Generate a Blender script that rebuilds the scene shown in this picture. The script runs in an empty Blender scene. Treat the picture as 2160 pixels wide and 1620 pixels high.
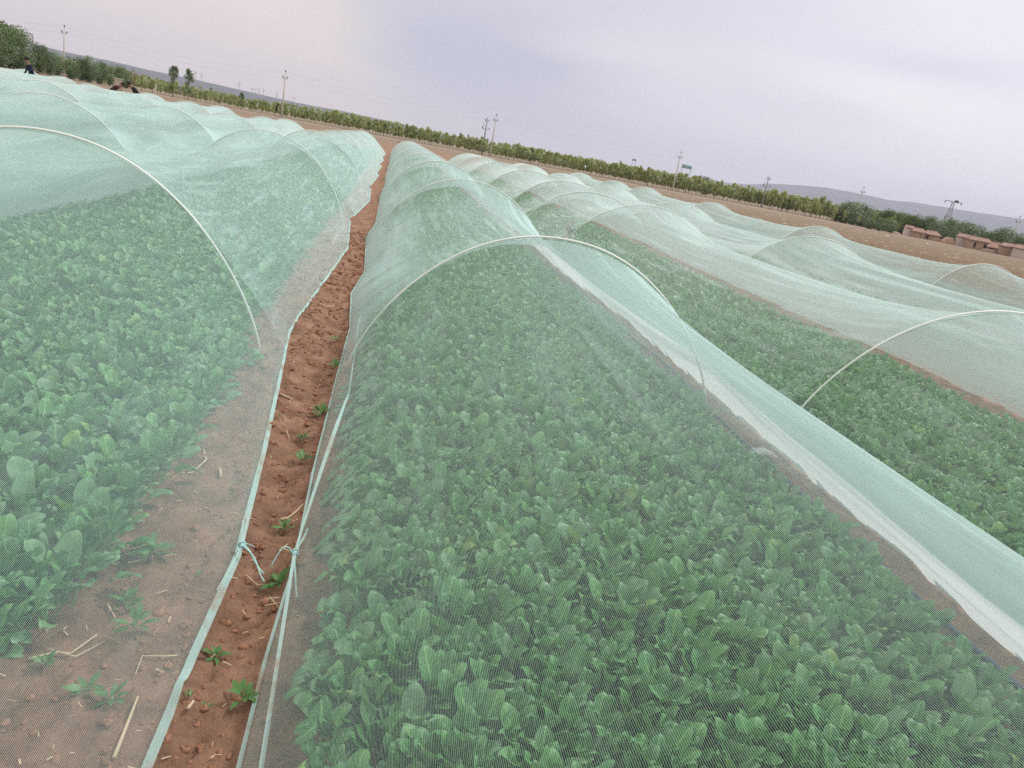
import bpy, math, random
import numpy as np
from mathutils import Vector, Matrix

# ------------------------------------------------------------------ camera
H = 1.6; FPX = 1620.0; ROLL = math.radians(10.8)
PITCH = math.radians(16.4416); YAW = math.radians(-11.5008)
cr, sr = math.cos(ROLL), math.sin(ROLL)
cp, sp = math.cos(PITCH), math.sin(PITCH)
cy, sy = math.cos(YAW), math.sin(YAW)
def _rot(v): return Vector((cy*v[0]-sy*v[1], sy*v[0]+cy*v[1], v[2]))
R_ = _rot((1, 0, 0)); F_ = _rot((0, cp, -sp)); U_ = _rot((0, sp, cp))
EX = R_*cr + U_*sr; EY = -R_*sr + U_*cr
scene = bpy.context.scene
COL = scene.collection
cam_d = bpy.data.cameras.new('camera'); cam = bpy.data.objects.new('camera', cam_d); COL.objects.link(cam)
cam_d.sensor_width = 36; cam_d.lens = FPX/2160*36
cam_d.clip_start = 0.05; cam_d.clip_end = 60000
cam.matrix_world = Matrix(((EX.x, EY.x, -F_.x, 0), (EX.y, EY.y, -F_.y, 0), (EX.z, EY.z, -F_.z, H), (0, 0, 0, 1)))
scene.camera = cam
def ray(x, y):
    return EX*((x-1080)/FPX) - EY*((y-810)/FPX) + F_
def gnd(x, y, z=0.0):
    v = ray(x, y); t = (z-H)/v.z
    return Vector((v.x*t, v.y*t, z))
def at(x, y, d):                      # point at horizontal distance d (metres) in the direction of a photo pixel
    v = ray(x, y); t = d/math.hypot(v.x, v.y)
    return Vector((v.x*t, v.y*t, H+v.z*t))

# ------------------------------------------------------------------ world, sun, exposure
SUN_EL, SUN_AZ = math.radians(52), math.radians(70)     # azimuth from +Y towards +X
world = bpy.data.worlds.new('World'); scene.world = world; world.use_nodes = True
wn, wl = world.node_tree.nodes, world.node_tree.links
wn.clear()
def W(t, **k):
    n = wn.new(t)
    for a, b in k.items(): setattr(n, a, b)
    return n
def srgb(r, g, b):
    f = lambda c: c/12.92 if c <= .04045 else ((c+.055)/1.055)**2.4
    return (f(r/255), f(g/255), f(b/255), 1)
out = W('ShaderNodeOutputWorld')
sky = W('ShaderNodeTexSky', sky_type='NISHITA'); sky.sun_disc = False
sky.sun_elevation = SUN_EL; sky.sun_rotation = SUN_AZ
bg1 = W('ShaderNodeBackground'); bg1.inputs['Strength'].default_value = 0.08
wl.new(sky.outputs[0], bg1.inputs[0])
tc = W('ShaderNodeTexCoord')
def wmath(op, a, b=None, c=None, clamp=False):
    n = W('ShaderNodeMath', operation=op); n.use_clamp = clamp
    for i, v in enumerate((a, b, c)):
        if v is None: continue
        if isinstance(v, (int, float)): n.inputs[i].default_value = v
        else: wl.new(v, n.inputs[i])
    return n.outputs[0]
sep = W('ShaderNodeSeparateXYZ'); wl.new(tc.outputs['Generated'], sep.inputs[0])
az = wmath('ARCTAN2', sep.outputs[0], sep.outputs[1])        # radians, + to the right
el = wmath('ARCSINE', sep.outputs[2])
# cloud texture coordinates: azimuth / elevation stretched sideways
cmb = W('ShaderNodeCombineXYZ')
wl.new(wmath('MULTIPLY', az, 1.6), cmb.inputs[0]); wl.new(wmath('MULTIPLY', wmath('ADD', el, wmath('MULTIPLY', az, .12)), 7.0), cmb.inputs[1])
nz = W('ShaderNodeTexNoise'); nz.inputs['Scale'].default_value = 1.3; nz.inputs['Detail'].default_value = 5; nz.inputs['Roughness'].default_value = .5
nz.inputs['Distortion'].default_value = .5
wl.new(cmb.outputs[0], nz.inputs['Vector'])
nz2 = W('ShaderNodeTexNoise'); nz2.inputs['Scale'].default_value = 3.2; nz2.inputs['Detail'].default_value = 6
wl.new(cmb.outputs[0], nz2.inputs['Vector'])
def wmix(f, a, b):
    n = W('ShaderNodeMix', data_type='RGBA')
    if isinstance(f, (int, float)): n.inputs[0].default_value = f
    else: wl.new(f, n.inputs[0])
    for i, v in ((6, a), (7, b)):
        if isinstance(v, tuple): n.inputs[i].default_value = v
        else: wl.new(v, n.inputs[i])
    return n.outputs[2]
def smooth(v, a, b):
    n = W('ShaderNodeMapRange', interpolation_type='SMOOTHSTEP')
    n.inputs['From Min'].default_value = a; n.inputs['From Max'].default_value = b
    wl.new(v, n.inputs['Value']); return n.outputs[0]
nzs = wmath('SUBTRACT', nz.outputs[0], .5)
azw = wmath('ADD', az, wmath('MULTIPLY', nzs, .16))
elw = wmath('ADD', el, wmath('MULTIPLY', nzs, .07))
def blob(a0, e0, ra, re, p=1.0):            # soft elliptical cloud mass, edges warped by the noise
    da = wmath('DIVIDE', wmath('SUBTRACT', azw, a0), ra)
    de = wmath('DIVIDE', wmath('SUBTRACT', elw, e0), re)
    d2 = wmath('POWER', wmath('ADD', wmath('MULTIPLY', da, da), wmath('MULTIPLY', de, de)), p)
    return wmath('POWER', 2.718, wmath('MULTIPLY', d2, -1.0))
base = wmix(smooth(azw, .12, .62), srgb(205, 204, 212), srgb(231, 230, 236))
base = wmix(smooth(wmath('ADD', azw, wmath('MULTIPLY', el, .5)), -.08, .11), srgb(236, 219, 208), base)
for a0, e0, ra, re, p, k, c in ((-.06, .165, .22, .045, 1, .75, (197, 193, 205)), (.09, .10, .13, .056, 1.5, .95, (180, 183, 199)),
        (.16, .055, .11, .05, 1, .7, (188, 189, 204)), (.055, .018, .05, .022, 1, .7, (219, 208, 206)), (.25, .135, .11, .018, 1, .55, (224, 218, 224)),
        (.36, .20, .20, .035, 1, .5, (206, 203, 216)), (.60, .175, .13, .016, 1, .6, (209, 207, 223)), (.58, .125, .14, .024, 1, .6, (243, 233, 236)),
        (.42, .10, .13, .018, 1, .45, (213, 211, 222)), (-.30, .07, .12, .02, 1, .3, (216, 206, 208))):
    base = wmix(wmath('MULTIPLY', blob(a0, e0, ra, re, p), k), base, srgb(*c))
lum = wmath('ADD', .93, wmath('ADD', wmath('MULTIPLY', nz2.outputs[0], .10), wmath('MULTIPLY', nz.outputs[0], .04)))
vs = W('ShaderNodeVectorMath', operation='SCALE'); wl.new(base, vs.inputs[0]); wl.new(lum, vs.inputs['Scale'])
bg2 = W('ShaderNodeBackground'); bg2.inputs['Strength'].default_value = 1.13
wl.new(vs.outputs[0], bg2.inputs[0])
mx = W('ShaderNodeMixShader'); mx.inputs[0].default_value = .93
wl.new(bg1.outputs[0], mx.inputs[1]); wl.new(bg2.outputs[0], mx.inputs[2]); wl.new(mx.outputs[0], out.inputs[0])

sun_d = bpy.data.lights.new('sun', 'SUN'); sun_d.energy = 1.9; sun_d.angle = math.radians(14); sun_d.color = (1, .97, .93)
sun = bpy.data.objects.new('sun', sun_d); COL.objects.link(sun)
sd = Vector((math.sin(SUN_AZ)*math.cos(SUN_EL), math.cos(SUN_AZ)*math.cos(SUN_EL), math.sin(SUN_EL)))
sun.rotation_euler = sd.to_track_quat('Z', 'Y').to_euler()
scene.view_settings.view_transform = 'Standard'; scene.view_settings.look = 'None'
scene.view_settings.exposure = 0.1; scene.view_settings.gamma = 1.0
scene.view_settings.use_curve_mapping = False
cyc = scene.cycles
cyc.max_bounces = 5; cyc.diffuse_bounces = 2; cyc.glossy_bounces = 1; cyc.transmission_bounces = 3
cyc.transparent_max_bounces = 24; cyc.volume_bounces = 2
cyc.use_adaptive_sampling = True; cyc.adaptive_threshold = .008; cyc.use_denoising = False
cyc.caustics_reflective = False; cyc.caustics_refractive = False

HAZE_D = .00015
# ------------------------------------------------------------------ helpers
rnd = random.Random(7); rng = np.random.default_rng(11)
def tag(o, label=None, cat=None, group=None, kind=None):
    if label: o['label'] = label
    if cat: o['category'] = cat
    if group: o['group'] = group
    if kind: o['kind'] = kind
    return o
def mesh_np(name, V, Fq, mat, parent=None, smooth=True, uv=None, loc=None):
    me = bpy.data.meshes.new(name)
    V = np.asarray(V, dtype=np.float32); Fq = np.asarray(Fq, dtype=np.int32)
    n = Fq.shape[1]
    me.vertices.add(len(V)); me.vertices.foreach_set('co', V.ravel())
    me.loops.add(Fq.size); me.loops.foreach_set('vertex_index', Fq.ravel())
    me.polygons.add(len(Fq)); me.polygons.foreach_set('loop_start', np.arange(len(Fq), dtype=np.int32)*n)
    if smooth: me.polygons.foreach_set('use_smooth', np.ones(len(Fq), dtype=bool))
    if uv is not None:
        l = me.uv_layers.new(name='UVMap'); l.data.foreach_set('uv', np.asarray(uv, dtype=np.float32)[Fq.ravel()].ravel())
    me.update(calc_edges=True); me.validate()
    if mat: me.materials.append(mat)
    o = bpy.data.objects.new(name, me); COL.objects.link(o)
    if parent: o.parent = parent
    if loc is not None: o.location = loc
    return o
class MB:                                   # collects shapes into one mesh
    def __init__(s): s.v = []; s.f = []
    def add(s, v, f):
        k = len(s.v); s.v += [tuple(p) for p in v]; s.f += [tuple(i+k for i in q) for q in f]; return s
    def box(s, c, d, rz=0, taper=1.0):
        v = []
        ca, sa = math.cos(rz), math.sin(rz)
        for z, t in ((-.5, 1), (.5, taper)):
            for x, y in ((-.5, -.5), (.5, -.5), (.5, .5), (-.5, .5)):
                X, Y = x*d[0]*t, y*d[1]*t
                v.append((c[0]+X*ca-Y*sa, c[1]+X*sa+Y*ca, c[2]+z*d[2]))
        return s.add(v, [(3, 2, 1, 0), (4, 5, 6, 7), (0, 1, 5, 4), (1, 2, 6, 5), (2, 3, 7, 6), (3, 0, 4, 7)])
    def tube(s, pts, rad, n=8, caps=True):
        pts = [Vector(p) for p in pts]; m = len(pts)
        if isinstance(rad, (int, float)): rad = [rad]*m
        v = []; f = []
        prev = None
        for i, p in enumerate(pts):
            d = (pts[min(i+1, m-1)]-pts[max(i-1, 0)]).normalized()
            if prev is None:
                a = d.orthogonal().normalized()
            else:
                a = (prev - d*prev.dot(d)).normalized()
            prev = a; b = d.cross(a)
            for j in range(n):
                t = 2*math.pi*j/n
                v.append(p + (a*math.cos(t)+b*math.sin(t))*rad[i])
        for i in range(m-1):
            for j in range(n):
                f.append((i*n+j, i*n+(j+1) % n, (i+1)*n+(j+1) % n, (i+1)*n+j))
        if caps: f.append(tuple(reversed(range(n)))); f.append(tuple(range((m-1)*n, m*n)))
        return s.add(v, f)
    def ball(s, c, r, sc=(1, 1, 1), n=8, m=6):
        v = []; f = []
        for i in range(m+1):
            t = math.pi*i/m
            for j in range(n):
                q = 2*math.pi*j/n
                v.append((c[0]+r*sc[0]*math.sin(t)*math.cos(q), c[1]+r*sc[1]*math.sin(t)*math.sin(q), c[2]+r*sc[2]*math.cos(t)))
        for i in range(m):
            for j in range(n): f.append((i*n+j, (i+1)*n+j, (i+1)*n+(j+1) % n, i*n+(j+1) % n))
        return s.add(v, f)
    def mesh(s, name, mat, smooth=True):
        me = bpy.data.meshes.new(name); me.from_pydata(s.v, [], s.f)
        if smooth:
            for p in me.polygons: p.use_smooth = True
        me.materials.append(mat); me.update(); return me
    def build(s, name, mat, parent=None, smooth=True):
        o = bpy.data.objects.new(name, s.mesh(name, mat, smooth)); COL.objects.link(o)
        if parent: o.parent = parent
        return o
def empty(name, loc=(0, 0, 0), rz=0):
    o = bpy.data.objects.new(name, None); COL.objects.link(o); o.location = loc; o.rotation_euler = (0, 0, rz)
    o.empty_display_size = .1; return o

def _hash(ix, iy, seed):
    n = (ix.astype(np.int64)*374761393 + iy.astype(np.int64)*668265263 + seed*1442695041) & 0x7fffffff
    n = ((n ^ (n >> 13))*1274126177) & 0x7fffffff
    n = (n ^ (n >> 16)) & 0xffffff
    return n/float(0xffffff)
def vnoise(x, y, seed=0):
    x = np.asarray(x, float); y = np.asarray(y, float)
    ix = np.floor(x); iy = np.floor(y); fx = x-ix; fy = y-iy
    fx = fx*fx*(3-2*fx); fy = fy*fy*(3-2*fy)
    a = _hash(ix, iy, seed); b = _hash(ix+1, iy, seed); c = _hash(ix, iy+1, seed); d = _hash(ix+1, iy+1, seed)
    return (a*(1-fx)+b*fx)*(1-fy)+(c*(1-fx)+d*fx)*fy
def fbm(x, y, seed=0, o=4):
    r = 0; a = .5
    for i in range(o):
        r = r+a*(vnoise(x*2**i, y*2**i, seed+i*17)-.5); a *= .5
    return r

# ------------------------------------------------------------------ materials
class Mat:
    def __init__(s, name):
        s.m = bpy.data.materials.new(name); s.m.use_nodes = True; s.n = s.m.node_tree.nodes; s.l = s.m.node_tree.links; s.n.clear()
        s.out = s.n.new('ShaderNodeOutputMaterial')
    def N(s, t, **k):
        n = s.n.new(t)
        for a, b in k.items(): setattr(n, a, b)
        return n
    def set(s, n, i, v):
        if v is None: return
        if isinstance(v, (int, float, tuple)): n.inputs[i].default_value = v
        else: s.l.new(v, n.inputs[i])
    def math(s, op, a, b=None, c=None, clamp=False):
        n = s.N('ShaderNodeMath', operation=op); n.use_clamp = clamp
        for i, v in enumerate((a, b, c)): s.set(n, i, v)
        return n.outputs[0]
    def noise(s, scale, detail=4, rough=.5, vec=None, dist=0):
        n = s.N('ShaderNodeTexNoise'); s.set(n, 'Scale', scale); s.set(n, 'Detail', detail); s.set(n, 'Roughness', rough); s.set(n, 'Distortion', dist)
        if vec is not None: s.l.new(vec, n.inputs['Vector'])
        return n.outputs[0]
    def ramp(s, v, stops):
        n = s.N('ShaderNodeValToRGB'); e = n.color_ramp.elements
        while len(e) < len(stops): e.new(.5)
        for q, (p, c) in zip(e, stops): q.position = p; q.color = c if len(c) == 4 else (*c, 1)
        s.l.new(v, n.inputs[0]); return n.outputs[0]
    def mix(s, f, a, b):
        n = s.N('ShaderNodeMix', data_type='RGBA'); s.set(n, 0, f)
        for i, v in ((6, a), (7, b)): s.set(n, i, v if not isinstance(v, tuple) else (*v[:3], 1))
        return n.outputs[2]
    def bump(s, h, strength=.5, dist=.01):
        n = s.N('ShaderNodeBump'); s.set(n, 'Strength', strength); s.set(n, 'Distance', dist); s.l.new(h, n.inputs['Height']); return n.outputs[0]
    def principled(s, col, rough=.8, normal=None, spec=.3):
        n = s.N('ShaderNodeBsdfPrincipled')
        s.set(n, 'Base Color', col if not isinstance(col, tuple) else (*col[:3], 1)); s.set(n, 'Roughness', rough); s.set(n, 'Specular IOR Level', spec)
        if normal is not None: s.l.new(normal, n.inputs['Normal'])
        s.l.new(n.outputs[0], s.out.inputs[0]); return n
def simple(name, col, rough=.8, spec=.3, var=.15, scale=8):
    M = Mat(name); tcn = M.N('ShaderNodeTexCoord')
    nz = M.noise(scale, 4, vec=tcn.outputs['Object'])
    c = M.mix(nz, tuple(x*(1-var) for x in col), tuple(min(1, x*(1+var)) for x in col))
    M.principled(c, rough, spec=spec); return M.m

def net_material(name, col, base, warp, weft, extra=0.0, folds=.0, transl=.22, dirt=0.0):
    """woven insect mesh: threads cover part of the cloth, more of it when seen edge on"""
    M = Mat(name)
    uv = M.N('ShaderNodeUVMap'); sp_ = M.N('ShaderNodeSeparateXYZ'); M.l.new(uv.outputs[0], sp_.inputs[0])
    s, v = sp_.outputs[0], sp_.outputs[1]
    wob = M.noise(2.0, 2, vec=uv.outputs[0])
    s2 = M.math('ADD', s, M.math('MULTIPLY', wob, .02))
    def pulse(x, pitch, duty):
        f = M.math('FRACT', M.math('DIVIDE', x, pitch))
        d = M.math('ABSOLUTE', M.math('SUBTRACT', f, .5))
        n = M.N('ShaderNodeMapRange', interpolation_type='SMOOTHSTEP')
        M.set(n, 'From Min', duty*.5+.07); M.set(n, 'From Max', duty*.5-.05); M.l.new(d, n.inputs['Value']); return n.outputs[0]
    pw = pulse(s2, .0038, .18); pf = pulse(v, .0029, .28)
    mp = M.N('ShaderNodeMapping'); M.l.new(uv.outputs[0], mp.inputs[0]); mp.inputs['Scale'].default_value = (9, .55, 1)
    fn = M.noise(1.0, 5, .62, mp.outputs[0], .6)
    fold = M.math('MULTIPLY', M.math('MAXIMUM', M.math('SUBTRACT', fn, .52), 0), folds)
    c = M.math('ADD', M.math('ADD', M.math('MULTIPLY', pw, warp), M.math('MULTIPLY', pf, weft)), M.math('ADD', base+extra, fold))
    at_ = M.N('ShaderNodeAttribute'); at_.attribute_name = 'dense'
    c = M.math('MINIMUM', M.math('ADD', c, at_.outputs['Fac']), .93)
    g = M.N('ShaderNodeNewGeometry')
    dt = M.N('ShaderNodeVectorMath', operation='DOT_PRODUCT'); M.l.new(g.outputs['Normal'], dt.inputs[0]); M.l.new(g.outputs['Incoming'], dt.inputs[1])
    cosv = M.math('MAXIMUM', M.math('ABSOLUTE', dt.outputs['Value']), .10)
    a = M.math('SUBTRACT', 1.0, M.math('POWER', M.math('SUBTRACT', 1.0, c), M.math('POWER', cosv, -1.5)), clamp=True)
    ln = M.noise(1.3, 3, vec=uv.outputs[0])
    colr = M.mix(ln, tuple(x*.95 for x in col), tuple(min(1, x*1.05) for x in col))
    if dirt:
        dn_ = M.noise(3.5, 5, .7, M.N('ShaderNodeNewGeometry').outputs['Position'])
        mr_ = M.N('ShaderNodeMapRange'); M.set(mr_, 'From Min', .52); M.set(mr_, 'From Max', .66); M.l.new(dn_, mr_.inputs['Value'])
        colr = M.mix(M.math('MULTIPLY', mr_.outputs[0], dirt), colr, (.45, .30, .19))
    d = M.N('ShaderNodeBsdfDiffuse'); t = M.N('ShaderNodeBsdfTranslucent'); M.l.new(colr, d.inputs[0]); M.l.new(colr, t.inputs[0])
    m1 = M.N('ShaderNodeMixShader'); m1.inputs[0].default_value = transl; M.l.new(d.outputs[0], m1.inputs[1]); M.l.new(t.outputs[0], m1.inputs[2])
    tr = M.N('ShaderNodeBsdfTransparent')
    m2 = M.N('ShaderNodeMixShader'); M.l.new(a, m2.inputs[0]); M.l.new(tr.outputs[0], m2.inputs[1]); M.l.new(m1.outputs[0], m2.inputs[2])
    M.l.new(m2.outputs[0], M.out.inputs[0]); return M.m
NETCOL = (.61, .82, .785)
M_net = net_material('green_net', NETCOL, .003, .34, .075, folds=.16)
M_netw = net_material('pale_net', (.70, .885, .855), .003, .34, .075, folds=.30)
M_hem = net_material('net_hem', (.52, .76, .71), .34, .25, .15, dirt=.7)
M_skirt = net_material('net_skirt', (.95, .99, .98), .62, .10, .05, transl=.6)
M_hoop = simple('hoop_plastic', (.90, .97, .90), .45, .4, .05)
M_cord = simple('cord', (.45, .72, .68), .7)
M_hoopw = M_hoop

def leaf_material(name, c0, c1, c2, veins=False):
    M = Mat(name); g = M.N('ShaderNodeNewGeometry'); tcn = M.N('ShaderNodeTexCoord')
    r = g.outputs['Random Per Island']
    c = M.ramp(r, [(0, c0), (.55, c1), (.95, c2), (1.0, (c2[0]*1.8, c2[1]*1.3, c2[2]))])
    n = M.noise(60, 3, vec=tcn.outputs['Object'])
    c = M.mix(M.math('MULTIPLY', n, .5), c, tuple(x*1.5 for x in c1))
    if veins:
        uv = M.N('ShaderNodeUVMap'); q = M.N('ShaderNodeSeparateXYZ'); M.l.new(uv.outputs[0], q.inputs[0])
        off = M.math('ABSOLUTE', M.math('SUBTRACT', q.outputs[0], .5))
        def soft(v, a, b_):
            mr = M.N('ShaderNodeMapRange', interpolation_type='SMOOTHSTEP'); M.set(mr, 'From Min', b_); M.set(mr, 'From Max', a); M.l.new(v, mr.inputs['Value']); return mr.outputs[0]
        mid = soft(off, .01, .06)
        fr = M.math('ABSOLUTE', M.math('SUBTRACT', M.math('FRACT', M.math('MULTIPLY', M.math('SUBTRACT', q.outputs[1], M.math('MULTIPLY', off, .7)), 6.0)), .5))
        side = M.math('MULTIPLY', soft(fr, .02, .10), .55)
        c = M.mix(M.math('MULTIPLY', M.math('MAXIMUM', mid, side), .7), c, tuple(min(1, x*2.1) for x in c2))
        pale = M.math('MULTIPLY', M.math('GREATER_THAN', M.math('FRACT', M.math('MULTIPLY', r, 17.3)), .55), .55)
        c = M.mix(pale, c, (.19, .35, .20))
        spots = M.noise(220, 2, vec=tcn.outputs['Object'])
        mr2 = M.N('ShaderNodeMapRange'); M.set(mr2, 'From Min', .70); M.set(mr2, 'From Max', .76); M.l.new(spots, mr2.inputs['Value'])
        c = M.mix(M.math('MULTIPLY', mr2.outputs[0], .6), c, (.30, .28, .10))
    p = M.principled(c, .42, M.bump(n, .4, .003), .5)
    t = M.N('ShaderNodeBsdfTranslucent'); tc_ = M.mix(.5, c, (c2[0]*1.6, c2[1]*1.5, c2[2]*.7)); M.l.new(tc_, t.inputs[0])
    m = M.N('ShaderNodeMixShader'); m.inputs[0].default_value = .2
    M.l.new(p.outputs[0], m.inputs[1]); M.l.new(t.outputs[0], m.inputs[2]); M.l.new(m.outputs[0], M.out.inputs[0]); return M.m
M_leaf = leaf_material('spinach_leaf', (.050, .175, .060), (.092, .275, .092), (.180, .390, .125), True)
M_weed = leaf_material('weed_leaf', (.05, .14, .03), (.08, .20, .05), (.12, .26, .07))
M_straw = simple('straw', (.62, .50, .33), .8)
M_bark = simple('bark', (.20, .16, .12), .9)
M_crown = leaf_material('tree_leaf', (.26, .32, .125), (.34, .40, .16), (.42, .48, .20))
M_crownd = leaf_material('tree_leaf_dark', (.075, .13, .050), (.11, .18, .065), (.16, .25, .09))
M_crowndry = leaf_material('tree_leaf_dry', (.20, .17, .10), (.28, .24, .15), (.33, .28, .18))
M_conc = simple('concrete', (.58, .56, .50), .85)
M_concd = simple('weathered_concrete', (.30, .29, .28), .85)
M_steel = simple('dark_steel', (.10, .10, .11), .6)
M_galv = simple('galvanised_steel', (.33, .34, .37), .5)
M_porc = simple('porcelain', (.20, .12, .10), .3)

def soil_material():
    M = Mat('soil'); tcn = M.N('ShaderNodeTexCoord'); P = tcn.outputs['Object']
    sp_ = M.N('ShaderNodeSeparateXYZ'); M.l.new(P, sp_.inputs[0])
    big = M.noise(.35, 5, vec=P); mid = M.noise(6, 8, .65, P); fine = M.noise(70, 6, .7, P)
    mr = M.N('ShaderNodeMapRange'); M.set(mr, 'From Min', .28); M.set(mr, 'From Max', .72); M.l.new(mid, mr.inputs['Value']); mid2 = mr.outputs[0]
    red = M.mix(mid2, (.150, .082, .056), (.60, .365, .25))
    mpf = M.N('ShaderNodeMapping'); M.l.new(P, mpf.inputs[0]); mpf.inputs['Rotation'].default_value = (0, 0, .5); mpf.inputs['Scale'].default_value = (1.3, .30, 1)
    fu = M.noise(1.0, 6, .75, mpf.outputs[0]); fm = M.N('ShaderNodeMapRange'); M.set(fm, 'From Min', .36); M.set(fm, 'From Max', .66); M.l.new(fu, fm.inputs['Value'])
    field = M.mix(M.math('ADD', M.math('MULTIPLY', fm.outputs[0], .6), M.math('MULTIPLY', mid2, .4)), (.090, .066, .036), (.31, .245, .150))
    # the open ploughed field begins beyond the outermost beds
    fx = M.N('ShaderNodeMapRange'); M.set(fx, 'From Min', 9.0); M.set(fx, 'From Max', 14.0); M.l.new(sp_.outputs[0], fx.inputs['Value'])
    c = M.mix(fx.outputs[0], red, field)
    farm = M.N('ShaderNodeMapRange'); M.set(farm, 'From Min', 50.0); M.set(farm, 'From Max', 150.0)
    M.l.new(M.math('ADD', sp_.outputs[1], M.math('MULTIPLY', big, 30)), farm.inputs['Value'])
    c = M.mix(farm.outputs[0], c, M.mix(big, (.21, .180, .130), (.345, .305, .225)))
    c = M.mix(M.math('MULTIPLY', fine, .45), c, M.mix(fine, (.10, .045, .025), (.48, .27, .17)))
    st = M.N('ShaderNodeTexVoronoi'); M.set(st, 'Scale', 1.1); M.l.new(P, st.inputs['Vector'])
    chip = M.N('ShaderNodeMapRange'); M.set(chip, 'From Min', .07); M.set(chip, 'From Max', .045); M.l.new(st.outputs['Distance'], chip.inputs['Value'])
    c = M.mix(M.math('MULTIPLY', chip.outputs[0], .8), c, (.62, .55, .46))
    h = M.math('ADD', M.math('MULTIPLY', mid, 1.0), M.math('MULTIPLY', fine, .35))
    M.principled(c, .95, M.bump(h, 1.0, .05), .15); return M.m
M_soil = soil_material()

# ------------------------------------------------------------------ ground: one sheet, finely modelled near the camera
def grow(a, b, step, g, lim):
    xs = list(np.arange(a, b+1e-6, step)); s = step
    while xs[-1] < lim: s *= g; xs.append(xs[-1]+s)
    s = step; l = []
    x = a
    while x > -lim: s *= g; x -= s; l.append(x)
    return np.array(l[::-1]+xs)
gx = grow(-1.3, 0.15, .014, 1.07, 20000)
gy = grow(1.3, 6.0, .016, 1.045, 22000)
GX, GY = np.meshgrid(gx, gy)
def ground_h(x, y):
    near = np.clip(1-(y-6)/40, 0, 1)*np.clip(1-np.abs(x)/60, 0, 1)
    clod = np.maximum(fbm(x*9, y*9, 3, 4), -.05)*.10 + np.maximum(fbm(x*24, y*24, 33, 3), .02)*.045
    n = fbm(x*2.2, y*2.2, 5, 3)*.05 + clod
    furrow = -.035*np.exp(-((x+.28)/.12)**2)
    crack = -.020*np.exp(-((fbm(x*5+3, y*3, 21, 3))/.012)**2)*(np.abs(x+.28) < .25)
    n = n + crack
    far = fbm(x*.9, y*.9, 9, 3)*.16*np.clip((np.hypot(x, y)-8)/20, 0, 1)*np.clip(1-(np.hypot(x, y)-90)/120, 0, 1)
    return n*near + furrow*np.clip(1-(y-40)/20, 0, 1) + far*(x > 9.5)
GZ = ground_h(GX, GY)
def grid_faces(ny, nx):
    i = np.arange(ny-1)[:, None]*nx + np.arange(nx-1)[None, :]
    return np.stack([i, i+1, i+nx+1, i+nx], -1).reshape(-1, 4)
g = mesh_np('ground', np.stack([GX, GY, GZ], -1).reshape(-1, 3), grid_faces(len(gy), len(gx)), M_soil)
tag(g, 'reddish brown bare soil of the vegetable field', kind='structure')

# pale dirt track in front of the tree belt
M_track = Mat('track_dirt'); _t = M_track.N('ShaderNodeTexCoord')
M_track.principled(M_track.mix(M_track.noise(.8, 6, .6, _t.outputs['Object']), (.34, .25, .19), (.52, .42, .34)), .95); M_track = M_track.m
tx = np.linspace(-160, 260, 211)
ty = 160+.0002*tx**2+fbm(tx*.02, tx*0, 4)*6 - np.clip(tx-60, 0, 400)*.12
def ribbon(name, mat, cx, cyy, w, z, wob=.3):
    e = (rng.random((2, len(cx)))-.5)*wob
    A = np.stack([cx, cyy-w/2+e[0], np.full_like(cx, z)], -1); B = np.stack([cx, cyy+w/2+e[1], np.full_like(cx, z)], -1)
    V = np.concatenate([A, B]); n = len(cx); i = np.arange(n-1)
    return mesh_np(name, V, np.stack([i, i+1, i+n+1, i+n], -1), mat)
tag(ribbon('dirt_track', M_track, tx, ty, 7.5, .01, .8), 'pale dirt track running in front of the tree belt', kind='structure')
tag(ribbon('field_path', M_track, tx[120:], ty[120:]-26, 1.6, .02, .9), 'faint pale path across the ploughed field', kind='structure')

# ------------------------------------------------------------------ tunnels
PW, QW = 2.1, .75
def prof(u, p=PW, q=QW): return np.clip(1-np.abs(u)**p, 0, 1)**q
class Bed: pass
def bed(key, c, hw, h, hoops, y1, left, right, words, res=1, hs=None, y0=-2.2, wr=1.0, sag=.17, mat=None, seed=1, ns=.6):
    b = Bed(); b.key = key; b.c = c; b.hw = hw; b.h = h; b.hoops = hoops; b.y1 = y1; b.left = left; b.right = right
    b.words = words; b.res = res; b.hs = hs or {}; b.y0 = y0; b.wr = wr; b.sag = sag; b.mat = mat or M_net; b.seed = seed; b.near_sag = ns
    return b
def pl(pts): xs = [p[0] for p in pts]; ys = [p[1] for p in pts]; return lambda y: np.interp(y, xs, ys)
def const_hem(x, seed, hoops, amp=.10):
    def f(y):
        y = np.asarray(y, float); return x + fbm(y*.35, y*0+seed, seed, 3)*amp*2
    return f
hemA_R = pl([(-3, -.40), (1.66, -.381), (2.07, -.373), (2.62, -.352), (3.0, -.375), (3.6, -.409), (5.06, -.513), (5.85, -.574), (6.2, -.57), (10.5, -.397), (13.4, -.52), (14, -.571),
             (14.5, -.50), (18, -.337), (21.5, -.40), (22.3, -.50), (23, -.44), (28.8, -.324), (29.6, -.52), (30.3, -.42), (36, -.33), (37, -.5), (44, -.32), (45, -.5), (56, -.35)])
hemB_L = pl([(-3, -.18), (1.64, -.182), (2.04, -.181), (2.62, -.160), (3.42, -.172), (4.9, -.165), (6.2, -.15), (7.66, -.213), (9, -.13), (12, -.214), (14, -.12), (17.8, -.121), (20, -.15), (24, -.08), (30, -.10), (37.9, -.06), (60, -.05)])
hemB_R = pl([(-3, 2.83), (2.3, 2.80), (3.15, 2.83), (4.77, 2.82), (8.3, 2.92), (12, 2.78), (16, 2.95), (20, 2.8), (60, 2.85)])
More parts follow.
